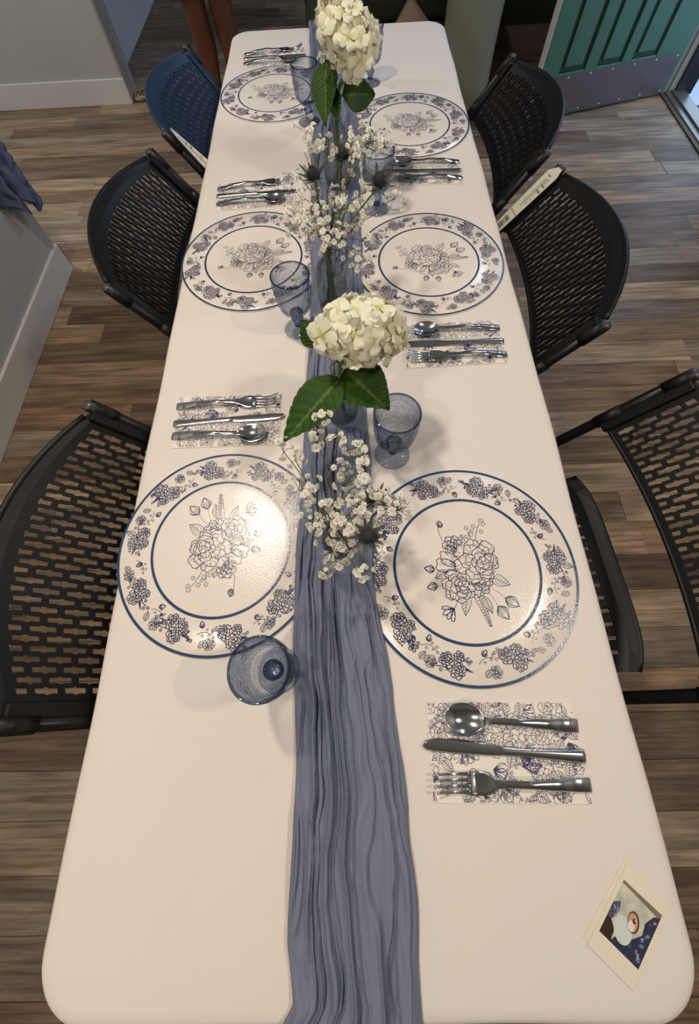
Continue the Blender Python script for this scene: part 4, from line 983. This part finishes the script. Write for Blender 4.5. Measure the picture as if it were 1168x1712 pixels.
# ------------------------------------------------------------------ instant photos on the near right corner
def instant_photo(loc, rz, lb, pic):
    t = empty('instant_photo', loc, rz); w, h = 0.0545, 0.0955
    solid(build('card', [(-w/2, -h/2, 0), (w/2, -h/2, 0), (w/2, h/2, 0), (-w/2, h/2, 0)], [(0, 1, 2, 3)], M_card, t, False), 0.0004, 1)
    if pic:
        z = [0.00045]
        def poly(name, pts, col, gl=0.3):
            z[0] += 0.00003; build(name, [(x, y, z[0]) for x, y in pts], [tuple(range(len(pts)))], mat(name, srgb(*col), gl), t, False)
        def ell(cx, cy, a, b, r, n=18): return [(cx+a*math.cos(q)*math.cos(r)-b*math.sin(q)*math.sin(r), cy+a*math.cos(q)*math.sin(r)+b*math.sin(q)*math.cos(r)) for q in np.linspace(0, 2*PI, n)[:-1]]
        x0, x1, yb, yt = -0.0232, 0.0232, -0.0285, 0.0315
        bgm = mat('picture_sky', srgb(206, 204, 186), 0.3); noise_col(bgm, srgb(222, 216, 194), srgb(176, 180, 172), 60)
        build('picture', [(x0, yb, 0.00044), (x1, yb, 0.00044), (x1, yt, 0.00044), (x0, yt, 0.00044)], [(0, 1, 2, 3)], bgm, t, False)
        poly('picture_top_strip', [(x0, yt), (x1, yt), (x1, yt-0.006), (x0, yt-0.003)], (128, 122, 106))  # darker strip along the top edge of the print
        poly('picture_bank', [(x1, yt-0.004), (x1, yb), (x0+0.012, yb), (x0+0.016, yb+0.010), (0.006, -0.012), (0.014, 0.0), (0.012, 0.012), (0.017, 0.024)], (52, 58, 80))
        poly('picture_ground', [(x0, yb), (x0+0.013, yb), (x0+0.012, yb+0.012), (x0+0.004, yb+0.020), (x0, yb+0.024)], (60, 44, 38))
        poly('picture_bank_left', [(x0, yb+0.018), (x0+0.006, yb+0.020), (x0+0.009, yb+0.032), (x0+0.006, yb+0.040), (x0, yb+0.034)], (84, 82, 100))
        poly('picture_dress', ell(-0.004, -0.010, 0.010, 0.013, 0.5), (214, 222, 216))
        rr = random.Random(2); col = [(150, 156, 176), (120, 128, 152), (96, 104, 130)]
        for k in range(26):
            cx, cy = rr.uniform(0.004, x1-0.003), rr.uniform(yb+0.003, yt-0.010)
            if cx < 0.004+(abs(cy+0.002))*0.2: continue
            if cx < 0.013 and cy > -0.012: continue
            poly('picture_berry', ell(cx, cy, rr.uniform(0.0014, 0.0024), rr.uniform(0.0010, 0.0016), rr.random()*3, 10), rr.choice(col))
        for k in range(8): poly('picture_berry', ell(rr.uniform(x0+0.002, x0+0.008), rr.uniform(yb+0.021, yb+0.036), 0.0018, 0.0012, rr.random()*3, 10), rr.choice(col))
        poly('picture_hair', ell(0.0015, 0.004, 0.0062, 0.0100, 0.35), (70, 44, 38)); poly('picture_skin', ell(0.001, 0.0035, 0.0052, 0.0088, 0.35), (206, 160, 126))
        poly('picture_gown', ell(0.0008, -0.0005, 0.0036, 0.0050, 0.3), (232, 226, 212)); poly('picture_head', ell(0.0018, 0.0055, 0.0020, 0.0026, 0.2), (74, 42, 40)); poly('picture_face', ell(0.0028, 0.0070, 0.0014, 0.0018, 0.2), (214, 170, 140))
    tag(t, lb, 'photo', 'instant photos at the table corner')
instant_photo((0.3055, -0.2245, TZ+0.0004), -0.78, 'blank white edge of an instant photo card underneath another', False)
instant_photo((0.3080, -0.2290, TZ+0.0012), -0.75, 'instant photo of a figure among dark blue flowers at the table corner', True)

# ------------------------------------------------------------------ soft things beyond the table
def pillow(name, w, h, t, m, seed, nu=28, nv=28):
    V = []; F = []
    for side in (1, -1):
        for i in range(nv):
            for j in range(nu):
                a = -1+2*j/(nu-1); b = -1+2*i/(nv-1); k = ((1-abs(a)**2.4)*(1-abs(b)**2.4))**0.55
                pin = 1-0.06*(1-abs(a)**2)*abs(b)**3-0.0
                wr = 0.10*math.sin(a*5+seed+b*3)*math.sin(b*7+seed*2)*k
                V.append((a*w/2*(1-0.07*(1-b*b)*abs(a)**4), b*h/2*(1-0.07*(1-a*a)*abs(b)**4), side*(t/2*(k+wr*0.5)+0.002)))
    n = nu*nv
    for sgn, off in ((1, 0), (-1, n)):
        for i in range(nv-1):
            for j in range(nu-1):
                q = (off+i*nu+j, off+i*nu+j+1, off+(i+1)*nu+j+1, off+(i+1)*nu+j); F.append(q if sgn == 1 else q[::-1])
    edge = [j for j in range(nu)]+[i*nu+nu-1 for i in range(1, nv)]+[(nv-1)*nu+j for j in range(nu-2, -1, -1)]+[i*nu for i in range(nv-2, 0, -1)]
    for a, b in zip(edge, edge[1:]+edge[:1]): F.append((a, n+a, n+b, b))
    return build(name, V, F, m), edge, V
M_sage = mat('sage_linen', srgb(118, 120, 106), 0.85, spec=0.1); noise_bump(M_sage, 400, 0.4, 0.001)
M_tan = mat('tan_linen', srgb(134, 116, 96), 0.85, spec=0.1); noise_bump(M_tan, 400, 0.4, 0.001)
M_sofa = mat('dark_olive_fabric', srgb(44, 46, 34), 0.9, spec=0.1); noise_bump(M_sofa, 300, 0.3, 0.001)
def seam(o, edge, V, m): MB().tube([V[e] for e in edge]+[V[edge[0]]], 0.004, 6).build('seam', m, o)
p1_, e1, v1 = pillow('sage_cushion', 0.31, 0.62, 0.17, M_sage, 2.0); seam(p1_, e1, v1, M_sage)
p1_.location = (0.685, 3.03, 0.315); p1_.rotation_euler = (math.radians(80), math.radians(-4), math.radians(-34))
tag(p1_, 'tall sage green cushion standing behind the far right corner of the table', 'cushion')
p2_, e2, v2 = pillow('tan_cushion', 0.36, 0.36, 0.11, M_tan, 5.0); seam(p2_, e2, v2, M_tan)
p2_.location = (0.405, 3.20, 0.225); p2_.rotation_euler = (math.radians(84), math.radians(40), math.radians(-4))
tag(p2_, 'tan cushion whose corner peeks over the far table edge', 'cushion')
sf_ = empty('dark_bench', (0.28, 3.50, 0))
bevel(MB().box(-0.34, 0.60, -0.18, 0.30, 0.06, 0.34).build('base', M_sofa, sf_, False), 0.03, 3)
bevel(MB().box(-0.33, 0.60, -0.20, 0.30, 0.34, 0.47).build('seat_cushion', M_sofa, sf_, False), 0.04, 4)
bevel(MB().box(-0.34, 0.60, 0.20, 0.33, 0.47, 0.92).build('backrest', M_sofa, sf_, False), 0.04, 4)
bevel(MB().box(-0.46, -0.375, -0.20, 0.32, 0.06, 0.60).build('arm', mat('olive_arm_lit', srgb(62, 72, 54), 0.8), sf_, False), 0.02, 3)  # arm lighter than the bench: the light on it is put into the colour
for x in (-0.42, 0.55):
    for y in (-0.14, 0.26): MB().box(x-0.02, x+0.02, y-0.02, y+0.02, 0, 0.065).build('leg', M_dark, sf_, False)
tag(sf_, 'dark olive upholstered bench in the shadow beyond the table', 'bench')
# coil of beige cord at the wall corner
rp = MB(); r = random.Random(9); pts = []
for k in range(90):
    a = k*0.42; rad_ = 0.040+0.012*math.sin(k*0.37)+0.006*math.sin(k*1.3); pts.append((rad_*math.cos(a)*1.15, rad_*math.sin(a), 0.008+0.010*(1+math.sin(k*0.21+1))+0.006*math.sin(k*0.9)))
rp.tube(catmull(pts, 3), 0.0062, 6)
rope = rp.build('cord_coil', mat('beige_cord', srgb(150, 138, 112), 0.7)); rope.location = (-1.285, 3.46, 0.002)
tag(rope, 'small tangled coil of beige cord on the floor by the wall corner', 'cord')
# blue gauze hanging against the end of the near left wall
M_gz = mat('blue_gauze_hanging', srgb(96, 104, 130), 0.85, spec=0.1); noise_bump(M_gz, 160, 0.6, 0.002, 3, (1, 1, 0.3))
NUc, NVc = 70, 90; V = []; F = []
for i in range(NVc):
    z = 0.36+(1.25-0.36)*i/(NVc-1)
    for j in range(NUc):
        t = j/(NUc-1)
        path = t*0.30; taper = 1-0.55*(i/(NVc-1))
        # runs round the wall end: from the wall face (x=-1.345) out past the corner along +x then back
        bx_ = -1.338+0.075*math.sin(PI*min(1, t*1.15))*taper+0.018*math.sin(t*34+z*5)*taper; by_ = 1.70+0.23*t+0.014*math.sin(t*41+1+z*7)*taper
        zz = z+(0.020*math.sin(t*23)+0.014*math.sin(t*47)+0.05*(0.5-t))*(1-i/(NVc-1))
        cr_ = 0.030*float(vnoise(np.array([t*14.0+z*5]), np.array([z*30.0]), 61)[0]-0.5)+0.016*float(vnoise(np.array([t*34.0]), np.array([z*55.0]), 62)[0]-0.5)
        V.append((bx_+cr_*0.8, by_+cr_*0.4, zz+0.02*float(vnoise(np.array([t*40.0]), np.array([0.5]), 63)[0]-0.5)*(1-i/(NVc-1))))
for i in range(NVc-1):
    for j in range(NUc-1): F.append((i*NUc+j, i*NUc+j+1, (i+1)*NUc+j+1, (i+1)*NUc+j))
gz = build('hanging_gauze', V, F, M_gz); solid(gz, 0.001, 0)
tag(gz, 'crinkled blue gauze cloth hanging at the end of the left wall', 'cloth')

# ------------------------------------------------------------------ person standing beyond the far left table corner (legs in view)
M_skin = mat('skin', srgb(100, 62, 47), 0.5, spec=0.35)
M_cloth2 = mat('dark_shorts', srgb(36, 40, 48), 0.85); M_shirt = mat('grey_shirt', srgb(90, 96, 104), 0.85); M_hair = mat('dark_hair', srgb(38, 28, 22), 0.6); M_shoe = mat('dark_shoe', srgb(46, 44, 44), 0.6)
def skin_obj(name, verts, edges, radii, m, parent, root=0, sub=2):
    me = bpy.data.meshes.new(name); me.from_pydata(verts, edges, []); o = link(name, me, m, parent, False)
    md = o.modifiers.new('skin', 'SKIN'); md.use_smooth_shade = True
    if not me.skin_vertices: bpy.context.view_layer.update()
    for i, r in enumerate(radii):
        sv_ = me.skin_vertices[0].data[i]; sv_.radius = (r, r) if not isinstance(r, tuple) else r; sv_.use_root = (i == root)
    ss = o.modifiers.new('sub', 'SUBSURF'); ss.levels = sub; ss.render_levels = sub
    return o
per = empty('person', (-0.665, 3.12, 0), 0.0)
pvt = [(0, 0, 0.93), (0, 0, 1.10), (0, 0.01, 1.28), (0, 0.01, 1.42), (0, 0.0, 1.49), (0, -0.018, 1.555), (0, -0.016, 1.625), (0, -0.008, 1.70)]; pe = [(i, i+1) for i in range(7)]; prd = [(0.15, 0.11), (0.135, 0.10), (0.155, 0.11), (0.12, 0.09), 0.052, 0.060, (0.078, 0.092), (0.070, 0.085)]
for sg in (-1, 1):
    b = len(pvt); fx = 0.062 if sg < 0 else 0.075
    pvt += [(sg*0.085, 0, 0.86), (sg*0.080, 0.0, 0.68), (sg*0.066, 0.0, 0.48), (sg*fx, 0.025, 0.34), (sg*(fx+0.004), 0.02, 0.20), (sg*(fx+0.006), 0.01, 0.085), (sg*(fx+0.008), -0.04, 0.045), (sg*(fx+0.016), -0.15, 0.030)]
    prd += [0.088, 0.078, 0.060, 0.060, 0.045, 0.038, 0.040, 0.030]
    pe += [(0, b)]+[(b+i, b+i+1) for i in range(7)]
    a = len(pvt)
    pvt += [(sg*0.17, 0.01, 1.40), (sg*0.22, 0.02, 1.13), (sg*0.24, -0.03, 0.90), (sg*0.245, -0.045, 0.82)]; prd += [0.055, 0.043, 0.030, 0.034]
    pe += [(3, a), (a, a+1), (a+1, a+2), (a+2, a+3)]
    for k, (dx, dl) in enumerate(((-0.030, 0.06), (-0.012, 0.085), (0.004, 0.09), (0.020, 0.08))):
        f0 = len(pvt); pvt += [(sg*0.245+0.008, -0.045+dx, 0.79), (sg*0.243, -0.045+dx*1.1, 0.79-dl*0.6), (sg*0.232, -0.045+dx*1.1, 0.79-dl)]; prd += [0.010, 0.009, 0.008]; pe += [(a+3, f0), (f0, f0+1), (f0+1, f0+2)]
    f0 = len(pvt); pvt += [(sg*0.235, -0.085, 0.80), (sg*0.225, -0.105, 0.765)]; prd += [0.012, 0.009]; pe += [(a+3, f0), (f0, f0+1)]
skin_obj('body', pvt, pe, prd, M_skin, per)
sh = MB()
for sg in (-1, 1): sh.lathe([(0.118, 0.60), (0.124, 0.62), (0.118, 0.78), (0.125, 0.90)], 24, sg*0.085, 0)
sh.build('shorts', M_cloth2, per)
MB().add(*(lambda q: (q.v, q.f))(MB().lathe([(0.165, 0.86), (0.17, 0.92), (0.16, 1.06), (0.175, 1.26), (0.168, 1.38), (0.10, 1.45), (0.07, 1.465)], 28))).build('shirt', M_shirt, per).scale = (1.03, 0.78, 1)
mb = MB(); mb.ball((0, 0.026, 1.685), 0.088, 0.092, 0.098, 20, 12); mb.build('hair', M_hair, per)
for sg in (-1, 1):
    mb = MB(); mb.ball((sg*0.030, -0.094, 1.640), 0.011, 0.006, 0.006, 10, 6); mb.build('eye', mat('eye_dark', srgb(40, 30, 26), 0.3), per)
    mb = MB(); mb.ball((sg*0.080, -0.008, 1.630), 0.010, 0.020, 0.030, 10, 8); mb.build('ear', M_skin, per)
mb = MB(); mb.ball((0, -0.104, 1.612), 0.013, 0.016, 0.022, 10, 8); mb.build('nose', M_skin, per)
mb = MB(); mb.ball((0, -0.090, 1.572), 0.024, 0.008, 0.007, 12, 6); mb.build('mouth', mat('lips', srgb(122, 66, 58), 0.45), per)
for sg in (-1, 1):
    mb = MB(); x = sg*(0.082 if sg > 0 else 0.070); mb.ball((x, -0.06, 0.035), 0.052, 0.135, 0.04, 14, 8); mb.build('shoe', M_shoe, per)
tag(per, 'person with bare legs standing beyond the far left corner of the table', 'person')
